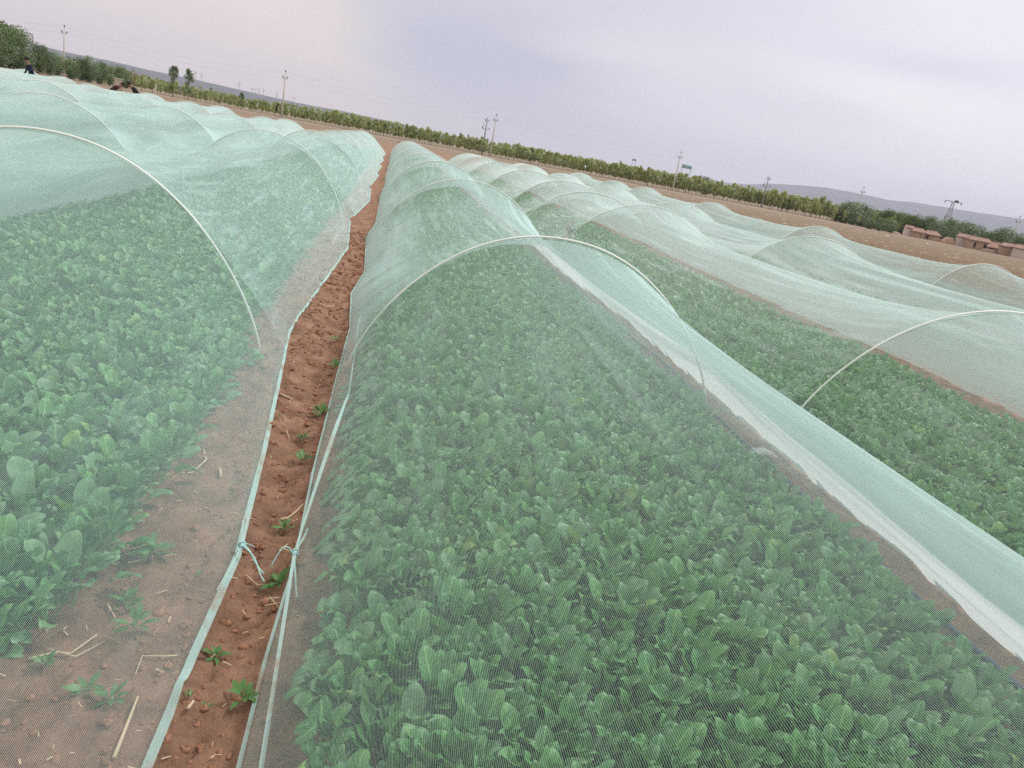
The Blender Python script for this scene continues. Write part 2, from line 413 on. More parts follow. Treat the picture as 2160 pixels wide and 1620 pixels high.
A = bed('A', -2.07, 1.36, 1.22, [-2.6, 5.3, 14.0, 22.3, 29.6, 37, 45, 55], 56.5, const_hem(-3.62, 31, 0), hemA_R,
        'tunnel left of the path', 3, wr=.35, seed=3, sag=.16, ns=.6)
B = bed('B', 1.256, 1.36, 1.10, [-1.2, 5.3, 12.0, 19.6, 27, 34.5, 42, 50, 59], 60.5, hemB_L, hemB_R,
        'tunnel right of the path', 3, wr=.6, seed=7, sag=.20, ns=.5)
C = bed('C', 4.98, 1.68, 1.14, [-2.5, 5.22, 14.3, 18.7, 21.8, 28, 35.5, 43], 51, const_hem(3.12, 41, 0), const_hem(6.62, 43, 0, .14),
        'second tunnel right of the path', 3, hs={3: .93}, wr=.75, seed=13, sag=.26, ns=1.0, mat=M_netw)
D = bed('D', 8.62, 1.68, 1.12, [-3, 5.6, 14.5, 22.4, 30, 39, 49], 53, const_hem(6.98, 51, 0), const_hem(10.5, 53, 0),
        'third tunnel right of the path', 2, wr=1.2, seed=17, sag=.24, mat=M_netw)
E_ = bed('E', 12.3, 1.50, 1.21, [-2, 6.3, 14.2, 20.8, 28.7, 37, 42.5, 51], 52, const_hem(10.9, 61, 0), const_hem(13.95, 63, 0),
         'outermost right tunnel', 2, wr=.8, seed=19, sag=.16, mat=M_net)
beds = [A, B, C, D, E_]
Lw = ['second', 'third', 'fourth', 'fifth', 'sixth', 'seventh']
for i in range(6):
    c = -5.45-3.38*i
    hp = {0: [-2.5, 5.6, 14.0, 20.8, 28.5, 36, 43], 1: [6, 14.2, 22.3, 29.5, 37.2, 43.5], 2: [13.5, 20.5, 28, 35.5, 43.5], 3: [19, 27, 34, 41.5], 4: [26, 33, 40.5, 46], 5: [33, 40, 46]}[i]
    beds.append(bed('L%d' % i, c, 1.42, 1.16+.03*(i % 2), hp, hp[-1]+1.2, const_hem(c-1.55, 71+i, 0), const_hem(c+1.5, 81+i, 0),
                    Lw[i]+' tunnel left of the path', 1, y0=hp[0]-1.0, wr=.9, seed=23+i, sag=.075))

def net_points(b, u, y, wrinkle=True):
    """net surface at cross parameter u (-1..1) and distance y"""
    hp = np.array(b.hoops, float)
    k = np.clip(np.searchsorted(hp, y)-1, -1, len(hp)-1)
    k0 = np.clip(k, 0, len(hp)-1); k1 = np.clip(k+1, 0, len(hp)-1)
    ya, yb = hp[k0], hp[k1]
    span = np.where(yb > ya, yb-ya, 1.0)
    t = np.where(yb > ya, (y-ya)/span, 0.0); t = np.clip(t, 0, 1)
    hh = np.array([b.h*b.hs.get(i, 1.0) for i in range(len(hp))])
    h = hh[k0]*(1-t)+hh[k1]*t
    # taut cloth drops quickly from a hoop, then hangs
    sg = (1-np.abs(2*t-1)**3.6)
    sagm = np.where(y < b.hoops[1], b.sag*b.near_sag, b.sag)
    # ends drop to the ground
    endf = np.clip((b.y1-y)/1.0, 0, 1)
    endf = np.where(y > hp[-1], endf, 1.0)
    inner = np.abs(u)
    hL, hR = b.left(y), b.right(y)
    wL = b.c-hL; wR = hR-b.c
    wside = np.where(u < 0, wL, wR)
    x = b.c + u*(b.hw + (wside-b.hw)*inner**5)
    p = PW - .30*sg
    q = QW + .07*sg
    z = h*(1-sagm*sg*(1-.25*inner**2))*np.clip(1-inner**p, 0, 1)**q
    z = z*(.03+.97*np.sqrt(endf)) - .015
    if wrinkle:
        w = b.wr
        s = x*1.0
        edge = np.clip((1-inner)*6, 0, 1)
        lon = fbm(u*7+y*.25, y*.30, b.seed, 4)              # long folds running along the row
        rid = np.abs(fbm(u*10-y*.15, y*.45, b.seed+50, 3))
        amp = (.012+.030*sg)*np.clip(14/np.maximum(y, 1), .45, 1)
        dz = (lon*1.2 - rid*1.3)*amp*w*edge
        cross = fbm(y*6.5+u*1.2, u*.9, b.seed+90, 3)       # folds falling across, strongest near the hems
        dzc = cross*.034*w*np.clip(inner*1.6-.6, 0, 1)*np.clip((1-inner)*8, 0, 1)
        z = z + dz*.9 + dzc*.3
        x = x + np.sign(u)*(dz*.6 + dzc*1.0)
        z = np.maximum(z, .006)
    if b.res == 3:
        z = np.where(inner > .86, np.maximum(z, ground_h(x, y)+.010), z)
    return x, z
def build_net(b, idx):
    root = empty('net_tunnel', (b.c, 0, 0))
    nu = {3: 110, 2: 72, 1: 40}[b.res]
    th = np.linspace(-1, 1, nu+1); us = np.sign(th)*(1-(1-np.abs(th))**1.55)
    ys = [b.y0]
    while ys[-1] < b.y1:
        y = ys[-1]; base = {3: .045, 2: .09, 1: .18}[b.res]
        d = max(abs(y), 1.5)
        ys.append(y + max(base, base*(d/9.0)**1.1))
    ys = np.array(sorted(set([min(y, b.y1) for y in ys]+[h for h in b.hoops if h > b.y0])))
    UU, YY = np.meshgrid(us, ys)
    X, Z = net_points(b, UU, YY)
    ds = np.hypot(np.diff(X, axis=1), np.diff(Z, axis=1)).mean(0)
    S = np.concatenate([[0], np.cumsum(ds)]); SS = np.tile(S, (len(ys), 1))
    V = np.stack([X-b.c, YY, Z], -1).reshape(-1, 3)
    o = mesh_np('net', V, grid_faces(len(ys), nu+1), b.mat, root, uv=np.stack([SS, YY], -1).reshape(-1, 2))
    # cloth bunches up towards the ground: more threads per area there
    wall = np.clip((np.abs(UU)-.50)/.42, 0, 1); wall = wall*wall*(3-2*wall)
    far = np.clip((YY-5.3)/2.0, 0, 1)
    if b.key == 'A': dn = np.where(UU < 0, .36, 0)
    elif b.key == 'B': dn = np.where(UU > 0, .34, .07*far)
    elif b.key in 'CDE': dn = np.where(UU > 0, .42, {'C': 0, 'D': .20, 'E': .03}[b.key])
    else: dn = np.where(UU < 0, .36, .18)
    dn = dn*wall*(.75+.9*fbm(UU*9, YY*.5, b.seed+5, 3)*2)
    rg = 1-np.clip(np.abs(fbm(UU*11+YY*.06, YY*.16, b.seed+11, 2))*13, 0, 1)     # pleats drawn out between the hoops
    rg2 = 1-np.clip(np.abs(fbm(UU*21-YY*.10, YY*.22, b.seed+15, 2))*13, 0, 1)
    if b.key in ('B', 'C', 'D', 'E'): dn = dn + (rg*.20+rg2*.12)*np.clip((UU*(1 if b.key in 'BC' else np.sign(UU))-.3)/.4, 0, 1)
    dn = np.maximum(dn, 0) + np.clip((YY-14)/25, 0, 1)*.02
    at_ = o.data.attributes.new('dense', 'FLOAT', 'POINT'); at_.data.foreach_set('value', dn.ravel().astype(np.float32))
    # hems: a doubled band sewn along either edge
    for side in (-1, 1):
        if b.res == 1 and side == -1: continue
        hy = ys if b.res < 3 else ys
        xs_ = []; 
        rows = []
        w = .026
        for kk in range(4):
            uu = side*np.ones_like(hy)
            x0, z0 = net_points(b, uu, hy, False)
            off = [0.004, .0, .0, .0][kk]
            inn = w*kk/3
            # follow the net up from the ground
            uf = side*(1-.0006-(inn/1.5)**1.2*.9)
            xi, zi = net_points(b, np.full_like(hy, uf), hy)
            rows.append((xi+side*.003, hy, zi+.004))
        V = np.concatenate([np.stack([r[0]-b.c, r[1], r[2]], -1) for r in rows])
        n = len(hy); f = []
        for kk in range(3):
            i = np.arange(n-1)+kk*n; f.append(np.stack([i, i+1, i+n+1, i+n], -1))
        mesh_np('hem', V, np.concatenate(f), M_hem, root, uv=np.stack([np.repeat(np.arange(4)*.009, n), np.tile(hy, 4)], -1))
    return root
NETL = {'A': 'pale green insect net over the spinach tunnel just left of the dirt path',
        'B': 'pale green insect net over the wide spinach tunnel just right of the bare dirt path',
        'C': 'pale green insect net over the second spinach tunnel right of the dirt path',
        'D': 'pale green insect net with long folds over the third tunnel right of the path',
        'E': 'pale green insect net over bare soil, the outermost tunnel beside the ploughed field'}
for i in range(6): NETL['L%d' % i] = 'pale green insect net over the %s tunnel to the left of the dirt path' % Lw[i]
nets = {}
for i, b in enumerate(beds):
    r = build_net(b, i); nets[b.key] = r
    tag(r, NETL[b.key], 'row cover', 'green insect nets over the vegetable tunnels')

# white doubled selvage lying along the right foot of net B
sy_ = np.arange(-1, 15, .10)
hz_ = np.interp(sy_, [-1, 2.6, 5, 7, 10, 15], [.27, .30, .36, .40, .42, .14])+.01*np.sin(sy_*2.1)
fl = []
uu_ = 1-np.linspace(0, 1, 260)**2*.45
for k, f_ in enumerate((0, .2, .4, .6, .8, 1)):
    XX, ZZ = net_points(B, np.tile(uu_[:, None], (1, len(sy_))), np.tile(sy_[None], (len(uu_), 1)))
    idx = np.argmax(ZZ >= (.012+hz_*f_)[None], axis=0); ar = np.arange(len(sy_))
    xk = XX[idx, ar]-.010
    fl.append(np.stack([xk-B.c, sy_, np.maximum(ZZ[idx, ar], ground_h(xk, sy_)+.010+.01*f_)], -1))
n = len(sy_); ff = np.concatenate([np.stack([np.arange(n-1)+k*n, np.arange(n-1)+k*n+1, np.arange(n-1)+(k+1)*n+1, np.arange(n-1)+(k+1)*n], -1) for k in range(5)])
sk = mesh_np('ground_skirt', np.concatenate(fl), ff, M_skirt, nets['B'], uv=np.stack([np.repeat(np.arange(6)*.04, n), np.tile(sy_, 6)], -1))
sa = sk.data.attributes.new('dense', 'FLOAT', 'POINT'); sa.data.foreach_set('value', np.concatenate([np.full(n, q)+.10*fbm(sy_*2, sy_*0+q*9, 5) for q in (.22, .24, .22, .18, .02, -.45)]).astype(np.float32))
sk['label'] = 'white doubled lower edge along the right foot of the net'
# inner seam of net B near the path: a second taut band
def band(path, w, mat, parent, name='seam_band', up=(0, 0, 1)):
    V = []; f = []; n = len(path)
    for i, p in enumerate(path):
        p = Vector(p); d = (Vector(path[min(i+1, n-1)])-Vector(path[max(i-1, 0)])).normalized()
        s = d.cross(Vector(up)).normalized()
        V += [p-s*w[i]/2, p+s*w[i]/2]
    for i in range(n-1): f.append((2*i, 2*i+1, 2*i+3, 2*i+2))
    uv = [(0.0 if k % 2 == 0 else .02, V[k].y) for k in range(len(V))]
    off = parent.location
    return mesh_np(name, [tuple(v-off) for v in V], f, mat, parent, uv=uv)
KA = Vector((-.352, 2.63, .055)); KB = Vector((-.160, 2.60, .06))
def seg(a, b, n, sag=0): return [a.lerp(b, i/n)-Vector((0, 0, sag*4*(i/n)*(1-i/n))) for i in range(n+1)]
p1 = seg(Vector((-.098, 1.1, .10)), KB, 20)
band(p1, [.012]*21, M_hem, nets['B'])
p2 = seg(KB, Vector((-.06, 4.2, .16)), 20, -.03)+seg(Vector((-.06, 4.2, .16)), Vector((-.08, 6.2, .20)), 8)[1:]
band(p2, [(.008+.010*min(1, i/10))*min(1, (28-i)/14) for i in range(29)], M_hem, nets['B'])
# bunched cloth funnels on either side of each knot
for K, side, par in ((KA, -1, nets['A']), (KB, 1, nets['B'])):
    for j in range(2):
        a = (j-.5)/2.2
        for dy in (-1, 1):
            L = .20+.14*rnd.random()
            e = K+Vector((side*(.012+.05*abs(a)+.02*rnd.random()), dy*L, -.045+.03*(a+1)*.5+.05*max(0, a)))
            band(seg(K, e, 8, .004), [.003+.003*i/8 for i in range(9)], M_hem, par, 'fold')
    mb = MB(); off = par.location
    mb.ball(K-off, .011, (1, 1.3, .9))
    mb.tube([K-off+Vector((math.cos(t)*.014, math.sin(t*2)*.004, math.sin(t)*.014)) for t in np.linspace(0, 6.28, 14)], .0028, 6)
    if side == -1:
        for q, e in ((0, (.115, -.16)), (1, (.10, -.11)), (2, (.03, .07))):
            pts = [K-off+Vector((e[0]*t+.008*math.sin(5*t+q), e[1]*t, -.045*t+.01*math.sin(t*3.1))) for t in np.linspace(0, 1, 14)]
            mb.tube(pts, .0026, 6)
    else:
        pts = [K-off+Vector((-.075*t, -.02-.09*t*t+.06*t, -.04*t+.045*math.sin(t*3.1))) for t in np.linspace(0, 1, 18)]
        mb.tube(pts, .0026, 6)
    mb.build('tie_cord', M_cord, par)

# ------------------------------------------------------------------ hoops
ordn = ['nearest', 'second', 'third', 'fourth', 'fifth', 'sixth', 'seventh', 'eighth', 'ninth']
for b in beds:
    vis = [(i, y) for i, y in enumerate(b.hoops) if y > 5.0 and not (b.key in ('D',) and y < 6) and not (b.key == 'E' and y < 7) and not (b.key == 'L0' and y < 6) and not (b.key == 'L1' and y < 7)]
    for k, (i, y) in enumerate(vis):
        h = b.h*b.hs.get(i, 1.0)
        u = np.linspace(-1, 1, 61); u = np.sign(u)*(1-(1-np.abs(u))**1.6)
        jit = rnd.uniform(-.03, .03)
        pts = [(q*b.hw, jit*0, h*float(prof(q))+.001) for q in u]
        pts[0] = (pts[0][0], 0, -.12); pts[-1] = (pts[-1][0], 0, -.12)
        r = .0078 if y < 16 else .0105
        o = MB().tube(pts, r, 8).build('hoop', M_hoop)
        o.location = (b.c, y, 0); o.rotation_euler = (rnd.uniform(-.02, .02) if y > 6 else 0, 0, rnd.uniform(-.02, .02) if y > 6 else 0)
        tag(o, 'white plastic hoop, %s from the camera in the %s' % (ordn[k], b.words), 'hoop', 'white hoops holding up the nets')

# ------------------------------------------------------------------ spinach
def leaf_template(nx, ny, L, Wd, cup, curl, pet):
    """blade on a petiole, growing along +Y then curling; returns verts (n,3), quads"""
    V = []; f = []; UV = []
    for j in range(ny+1):
        t = .5-.5*math.cos(math.pi*j/ny)
        w = Wd*.5*math.sqrt(max(0, 1-(2*t-1)**2)+.004)*(1.04-.16*abs(t-.45))
        a = curl*t
        y = pet+L*(t-curl*.0*t); 
        yy = pet+L*math.sin(a)/curl if abs(curl) > 1e-3 else pet+L*t
        zz = -L*(1-math.cos(a))/curl if abs(curl) > 1e-3 else 0
        for i in range(nx+1):
            s = i/nx*2-1
            V.append((s*w, yy, zz+cup*abs(s)**1.5*w+.005*math.sin(9*t+s*2))); UV.append((s*.5+.5, t))
    for j in range(ny):
        for i in range(nx):
            k = j*(nx+1)+i; f.append((k, k+1, k+nx+2, k+nx+1))
    k = len(V); w = .003
    V += [(-w, 0, -pet*.12), (w, 0, -pet*.12), (w, pet+.012, 0), (-w, pet+.012, 0)]
    f.append((k, k+1, k+2, k+3)); UV += [(.5, 0)]*4
    return np.array(V), np.array(f), np.array(UV)
def spinach(nl, nx, ny, r, scale=1.0):
    Vs = []; Fs = []; Us = []; k = 0
    for i in range(nl):
        q = i/nl
        inner = r.random()
        L = r.uniform(.052, .098)*scale; Wd = L*r.uniform(.56, .76)
        tilt = math.radians(r.uniform(4, 32) if i % 4 else r.uniform(35, 62))   # from vertical
        pet = r.uniform(.07, .13)*scale*(1.0 if i % 3 else .8)
        V, F, UV = leaf_template(nx, ny, L, Wd, r.uniform(.15, .6), r.uniform(.25, .9), pet)
        az_ = 2.399*i+r.uniform(-.4, .4)
        roll = r.uniform(-.6, .6)
        Mx = Matrix.Rotation(az_, 4, 'Z') @ Matrix.Rotation(math.pi/2-tilt, 4, 'X') @ Matrix.Rotation(roll, 4, 'Y')
        A_ = np.array(Mx.to_3x3()); V = V@A_.T + np.array([math.cos(az_+1.57)*.008, math.sin(az_+1.57)*.008, 0])
        Vs.append(V); Fs.append(F+k); Us.append(UV); k += len(V)
    return np.concatenate(Vs), np.concatenate(Fs), np.concatenate(Us)
rs = random.Random(5)
T0 = [spinach(rs.choice((10, 11, 12, 13)), 4, 7, rs) for _ in range(12)]
T1 = [spinach(rs.choice((7, 8, 9)), 2, 4, rs, 1.05) for _ in range(10)]
T2 = [spinach(5, 1, 2, rs, 1.3) for _ in range(8)]
def scatter(tmpl, P, S, Az):
    Vs = []; Fs = []; Us = []; k = 0
    idx = rng.integers(0, len(tmpl), len(P))
    for t in range(len(tmpl)):
        m = np.where(idx == t)[0]
        if not len(m): continue
        V, F, UV = tmpl[t]; Us.append(np.tile(UV, (len(m), 1))); c, s = np.cos(Az[m]), np.sin(Az[m]); sc = S[m]
        X = (V[None, :, 0]*c[:, None]-V[None, :, 1]*s[:, None])*sc[:, None]+P[m, 0][:, None]
        Y = (V[None, :, 0]*s[:, None]+V[None, :, 1]*c[:, None])*sc[:, None]+P[m, 1][:, None]
        Z = V[None, :, 2]*sc[:, None]+P[m, 2][:, None]
        Vs.append(np.stack([X, Y, Z], -1).reshape(-1, 3))
        Fs.append((F[None]+(np.arange(len(m))*len(V))[:, None, None]).reshape(-1, 4)+k); k += len(m)*len(V)
    return np.concatenate(Vs), np.concatenate(Fs), np.concatenate(Us)
def crop_edges(b):
    if b.key == 'A': return (-3.42, pl([(1.3, -.92), (1.75, -.84), (1.95, -.86), (2.2, -.79), (2.5, -.77), (2.9, -.75), (3.4, -.72), (4.1, -.74), (5.1, -.82), (7.4, -.88), (60, -.90)]))
    if b.key == 'B': return (.05, pl([(0, 2.40), (60, 2.44)]))
    if b.key == 'C': return (3.35, pl([(0, 5.72), (60, 5.75)]))
    if b.key == 'D': return (7.3, pl([(0, 9.9), (60, 9.9)]))
    return (b.c-1.3, pl([(0, b.c+1.25), (60, b.c+1.25)]))
def rows(b, ya, yb, dx, dy):
    x0, xf = crop_edges(b); P = []
    for y in np.arange(ya, yb, dy):
        x1 = float(xf(y)); xs = np.arange(x0, x1, dx)
        for x in xs:
            P.append((x+rng.normal(0, dx*.28), y+rng.normal(0, dy*.35), 0))
    P = np.array(P); 
    e = fbm(P[:, 1]*1.4, P[:, 1]*0, 5)*.16
    keep = (P[:, 0] < xf(P[:, 1])+e) & (rng.random(len(P)) > .04)
    if b.key == 'A':      # bare soil between the first plants and the hem
        keep &= ~((P[:, 1] < 1.95) & (P[:, 0] > -1.02) & ~((P[:, 1] < 1.78) & (P[:, 0] > -.8)))
    return P[keep]
plant_mats = []
near_pts = []
NEAR = {}
for b in beds:
    if b.key in ('E', 'L2', 'L3', 'L4', 'L5'): continue
    parts = []; crops = []
    y_lo = {'A': 1.45, 'B': 1.3, 'C': 2.2, 'D': 5.0}.get(b.key, 8.0)
    if b.key in ('A', 'B', 'C'):
        P = rows(b, y_lo, 9.0, .084, .082)
        # only what the camera's side could see
        P = P[np.abs(P[:, 0]) < P[:, 1]*1.15+1.2]
        S = rng.uniform(.82, 1.18, len(P))*(1+.22*fbm(P[:, 0]*1.3, P[:, 1]*1.3, 8)*2); Az = rng.uniform(0, 6.28, len(P))
        if b.key in ('A', 'B'):
            d = np.hypot(P[:, 0], P[:, 1]); lim = 2.42 if b.key == 'B' else 2.55
            # nearest ones become plants of their own
            nearm = (d < lim) & (P[:, 0] < 1.9) & ((P[:, 0] > .14) | (P[:, 0] < -.9))
            for p, s_, a_ in zip(P[nearm], S[nearm], Az[nearm]): near_pts.append((b.key, p, s_, a_))
            P, S, Az = P[~nearm], S[~nearm], Az[~nearm]
        crops.append(scatter(T0, P, S, Az))
        P = rows(b, 9.0, 22.0, .14, .14)
    else:
        P = rows(b, y_lo, 22.0, .15, .15)
    P = P[np.abs(P[:, 0]) < P[:, 1]*1.15+1.2]
    crops.append(scatter(T1, P, rng.uniform(.85, 1.2, len(P)), rng.uniform(0, 6.28, len(P))))
    P = rows(b, 22.0, b.y1-1.5, .20, .22)
    crops.append(scatter(T2, P, rng.uniform(.85, 1.15, len(P)), rng.uniform(0, 6.28, len(P))))
    k = 0; Vs = []; Fs = []
    Us = []
    for V, F, U in crops: Vs.append(V); Fs.append(F+k); Us.append(U); k += len(V)
    VV = np.concatenate(Vs)
    hl, hr = b.left(VV[:, 1])+.03, b.right(VV[:, 1])-.03
    VV[:, 0] = np.clip(VV[:, 0], hl, hr)
    uu = np.where(VV[:, 0] < b.c, (VV[:, 0]-b.c)/np.maximum(b.c-hl, b.hw), (VV[:, 0]-b.c)/np.maximum(hr-b.c, b.hw))
    zmax = b.h*.62*prof(np.clip(uu*1.03, -1, 1), 1.8, .8)
    VV[:, 2] = np.minimum(VV[:, 2], zmax)
    o = mesh_np('spinach_crop', VV, np.concatenate(Fs), M_leaf, uv=np.concatenate(Us))
    tag(o, 'dense green spinach crop growing under the net of the %s' % b.words, 'spinach crop', kind='stuff')
near_pts = sorted(near_pts, key=lambda q: q[1][0]**2+q[1][1]**2)[:290]
tm = []
for V, F, U in T0:
    me = mesh_np('spinach_plant', V, F, M_leaf, uv=U).data; tm.append(me)
for o in [o for o in bpy.data.objects if o.name.startswith('spinach_plant')]: bpy.data.objects.remove(o)
for key, p, s_, a_ in near_pts:
    o = bpy.data.objects.new('spinach_plant', rnd.choice(tm)); COL.objects.link(o)
    o.location = p; o.scale = (s_,)*3; o.rotation_euler = (0, 0, a_)
    if key == 'B':
        tag(o, 'leafy green spinach plant in the dense near end of the bed right of the path', 'spinach', 'spinach plants nearest the camera right of the path')
    else:
        tag(o, 'leafy green spinach plant in the near end of the bed left of the path', 'spinach', 'spinach plants nearest the camera left of the path')

# ------------------------------------------------------------------ weeds, straw, stakes, bags, drip tape
def gz(x, y): return float(ground_h(np.array([x]), np.array([y]))[0])
def weed_mesh(n, L, r, name='weed'):
    Vs = []; Fs = []; k = 0
    for i in range(n):
        l = L*r.uniform(.6, 1.1); w = l*r.uniform(.42, .6)
        ny = 7; V = []; f = []
        curl = r.uniform(.3, 1.0)
        pet = l*r.uniform(.25, .6)
        for j in range(ny+1):
            t = j/ny; tooth = (1.0 if j % 2 else .72)
            ww = w*.5*(math.sin(math.pi*min(1, .05+t*.95)**.7)**.8)*tooth if 0 < j < ny else .002
            a = curl*t
            for s in (-1, 0, 1): V.append((s*ww, pet+l*math.sin(a)/curl, -l*(1-math.cos(a))/curl+(0 if s == 0 else .12*ww)))
        for j in range(ny):
            for s in (0, 1): q = j*3+s; f.append((q, q+1, q+4, q+3))
        q = len(V); V += [(-.0015, 0, 0), (.0015, 0, 0), (.0015, pet+.004, 0), (-.0015, pet+.004, 0)]; f.append((q, q+1, q+2, q+3))
        Mx = np.array((Matrix.Rotation(2.4*i+r.uniform(-.3, .3), 4, 'Z') @ Matrix.Rotation(math.radians(r.uniform(15, 60)), 4, 'X') @ Matrix.Rotation(r.uniform(-.5, .5), 4, 'Y')).to_3x3())
        Vs.append(np.array(V)@Mx.T+np.array([0, 0, .004+.02*L/.06*(i/n)])); Fs.append(np.array(f)+k); k += len(V)
    return np.concatenate(Vs), np.concatenate(Fs)
WEEDS = [(455, 1375, .040, 'small grey-green weed between the two net hems near the bottom of the path'),
         (585, 1222, .050, 'bright green leafy weed at the right knot of the net cord in the path'),
         (515, 1470, .048, 'green broadleaf weed pressed against the right hem low in the path'),
         (640, 965, .050, 'spindly green weed by the right hem above the bent dry stalks'),
         (600, 1105, .040, 'small green weed in mid path just above the dry stalk heap'),
         (680, 870, .050, 'dark green weed under the right net hem halfway up the path'),
         (638, 915, .035, 'small dark green seedling in the middle of the path'),
         (590, 880, .024, 'tiny seedling close to the left net hem halfway up the path'),
         (705, 770, .055, 'leafy weed under the right hem where the path narrows'),
         (710, 715, .045, 'short weed against the right hem beyond the path bend'),
         (315, 1185, .070, 'wide green weed on bare soil under the left net beside the cord knot'),
         (270, 1285, .050, 'upright green weed under the left net, above the bushy one'),
         (280, 1345, .060, 'bushy pale green weed under the left net beside long straw'),
         (185, 1470, .052, 'low pale weed under the left net near the bottom edge'),
         (95, 1415, .036, 'small weed among dry roots under the left net'),
         (235, 1490, .040, 'yellowish green weed under the left net near the bottom straw'),
         (420, 1222, .018, 'tiny pale rosette on the stained soil under the left net'),
         (440, 1485, .018, 'tiny two-leaved seedling in the path centre at the bottom'),
         (400, 1478, .02, 'tiny yellow-green seedling by the left hem at the bottom')]
for i, (x, y, L, lab) in enumerate(WEEDS):
    p = gnd(x, y); r = random.Random(100+i)
    V, F = weed_mesh(4 if L < .03 else r.randint(8, 12), L, r)
    o = mesh_np('weed', V, F, M_weed, loc=(p.x, p.y, gz(p.x, p.y))); tag(o, lab, 'weed', 'weeds on the bare soil')

def straw(pts, r0, name, lab=None, group=None, cat='straw', mat=None):
    c = Vector(pts[0]); mb = MB()
    P = [Vector(p)-c for p in pts]; n = len(P)
    mb.tube(P, [r0*(1-.5*i/(n-1)) for i in range(n)], 5)
    me_v = mb.v
    o = mb.build(name, mat or M_straw); o.location = c
    for v in o.data.vertices: pass
    tag(o, lab, cat, group); return o
def px_path(pxs, z=.012):
    out_ = []
    for (x, y) in pxs:
        p = gnd(x, y); out_.append((p.x, p.y, gz(p.x, p.y)+z))
    # smooth
    q = []
    for i in range(len(out_)-1):
        for t in (0, .33, .66): q.append(tuple(np.array(out_[i])*(1-t)+np.array(out_[i+1])*t))
    q.append(out_[-1]); return q
SP = [([(428, 950), (434, 980), (405, 1000), (383, 1007)], .006, 'bent pale dry stalk on soil under the left net'),
      ([(463, 992), (466, 1008)], .008, 'short pale stub of straw under the left net near the hem'),
      ([(240, 1610), (275, 1520), (290, 1490)], .006, 'pale curved straw at the bottom under the left net'),
      ([(375, 1385), (350, 1400), (300, 1395), (285, 1430)], .0032, 'long hooked straw under the left net near the hem'),
      ([(60, 1400), (110, 1385), (150, 1382), (205, 1350)], .005, 'long dry root clump lying left under the net'),
      ([(100, 1380), (160, 1390), (220, 1362)], .0035, 'thin dry root beside the long root clump'),
      ([(226, 1288), (243, 1312)], .004, 'short straight straw under the left net by a weed'),
      ([(268, 1206), (310, 1190), (372, 1180)], .0028, 'thin straw lying through the wide weed'),
      ([(672, 640), (690, 648), (706, 641)], .006, 'curved pale stalk in the path at its bend'),
      ([(592, 832), (618, 838)], .007, 'flat pale husk on the path halfway up'),
      ([(593, 1085), (612, 1080), (630, 1068), (640, 1058)], .006, 'forked dry stalk against the right hem'),
      ([(600, 1080), (622, 1092)], .004, 'short dry twig below the forked stalk'),
      ([(593, 1145), (612, 1155)], .004, 'short straw below the right part of the path weed'),
      ([(590, 1150), (608, 1140)], .004, 'crossed straw piece beside the right hem'),
      ([(553, 1250), (590, 1255)], .004, 'upper straw of the small heap under the right knot'),
      ([(560, 1262), (592, 1262)], .003, 'lower straw of the small heap under the right knot'),
      ([(570, 1248), (590, 1270)], .003, 'slanted straw of the small heap under the right knot'),
      ([(520, 1200), (545, 1222), (560, 1220)], .003, 'reddish curled root at the end of the cord'),
      ([(395, 1500), (408, 1488)], .007, 'pale chip of husk at the left hem near the bottom'),
      ([(446, 1583), (455, 1575), (468, 1582)], .003, 'wavy straw at the bottom of the path'),
      ([(470, 1385), (490, 1390)], .003, 'small straw beside the grey-green weed'),
      ([(605, 905), (612, 920)], .003, 'thin dry twig in the middle of the path')]
for px_, r0, lab in SP: straw(px_path(px_), r0, 'straw', lab, 'dry straw and stalks on the soil')
# clods in the path
M_clod = simple('clod', (.34, .18, .115), .95, .1, .3, 30)
clods = MB()
for k in range(1500):
    y = 1.5+11*rnd.random()**1.3; x = rnd.uniform(-.55, -.12) if rnd.random() < .65 else rnd.uniform(-.95, -.15)
    s = rnd.uniform(.003, .010)*(1+y*.12)*(.5+rnd.random())
    c0 = Vector((x, y, gz(x, y)+s*.05)); n0 = len(clods.v)
    clods.ball(c0, s, (rnd.uniform(.7, 1.5), rnd.uniform(.7, 1.5), rnd.uniform(.5, .9)), 6, 4)
    for q in range(n0, len(clods.v)):
        v = Vector(clods.v[q])-c0; clods.v[q] = tuple(c0+v*rnd.uniform(.6, 1.3))
tag(clods.build('soil_clods', M_clod), 'crumbled reddish clods scattered over the path soil', 'clods', kind='stuff')
# straw litter: tiny flecks, uncountable
fl = MB()
for k in range(900):
    d = rnd.random()
    y = 1.5+14*d**1.3; x = rnd.uniform(-1.0, -.1) if rnd.random() < .7 else rnd.uniform(2.58, 2.82) if rnd.random() < .5 else rnd.uniform(6.2, 6.7)
    a = rnd.uniform(0, 6.28); L = rnd.uniform(.005, .026)*(1+.05*y); w = rnd.uniform(.0007, .002)*(1+.08*y); z = gz(x, y)+.006
    c_, s_ = math.cos(a), math.sin(a)
    fl.add([(x-s_*w, y+c_*w, z), (x+s_*w, y-c_*w, z), (x+c_*L+s_*w, y+s_*L-c_*w, z+.005), (x+c_*L-s_*w, y+s_*L+c_*w, z+.005)], [(0, 1, 2, 3)])
tag(fl.build('straw_litter', M_straw, smooth=False), 'tiny flecks of straw and dry leaf scattered on the soil', 'straw litter', kind='stuff')
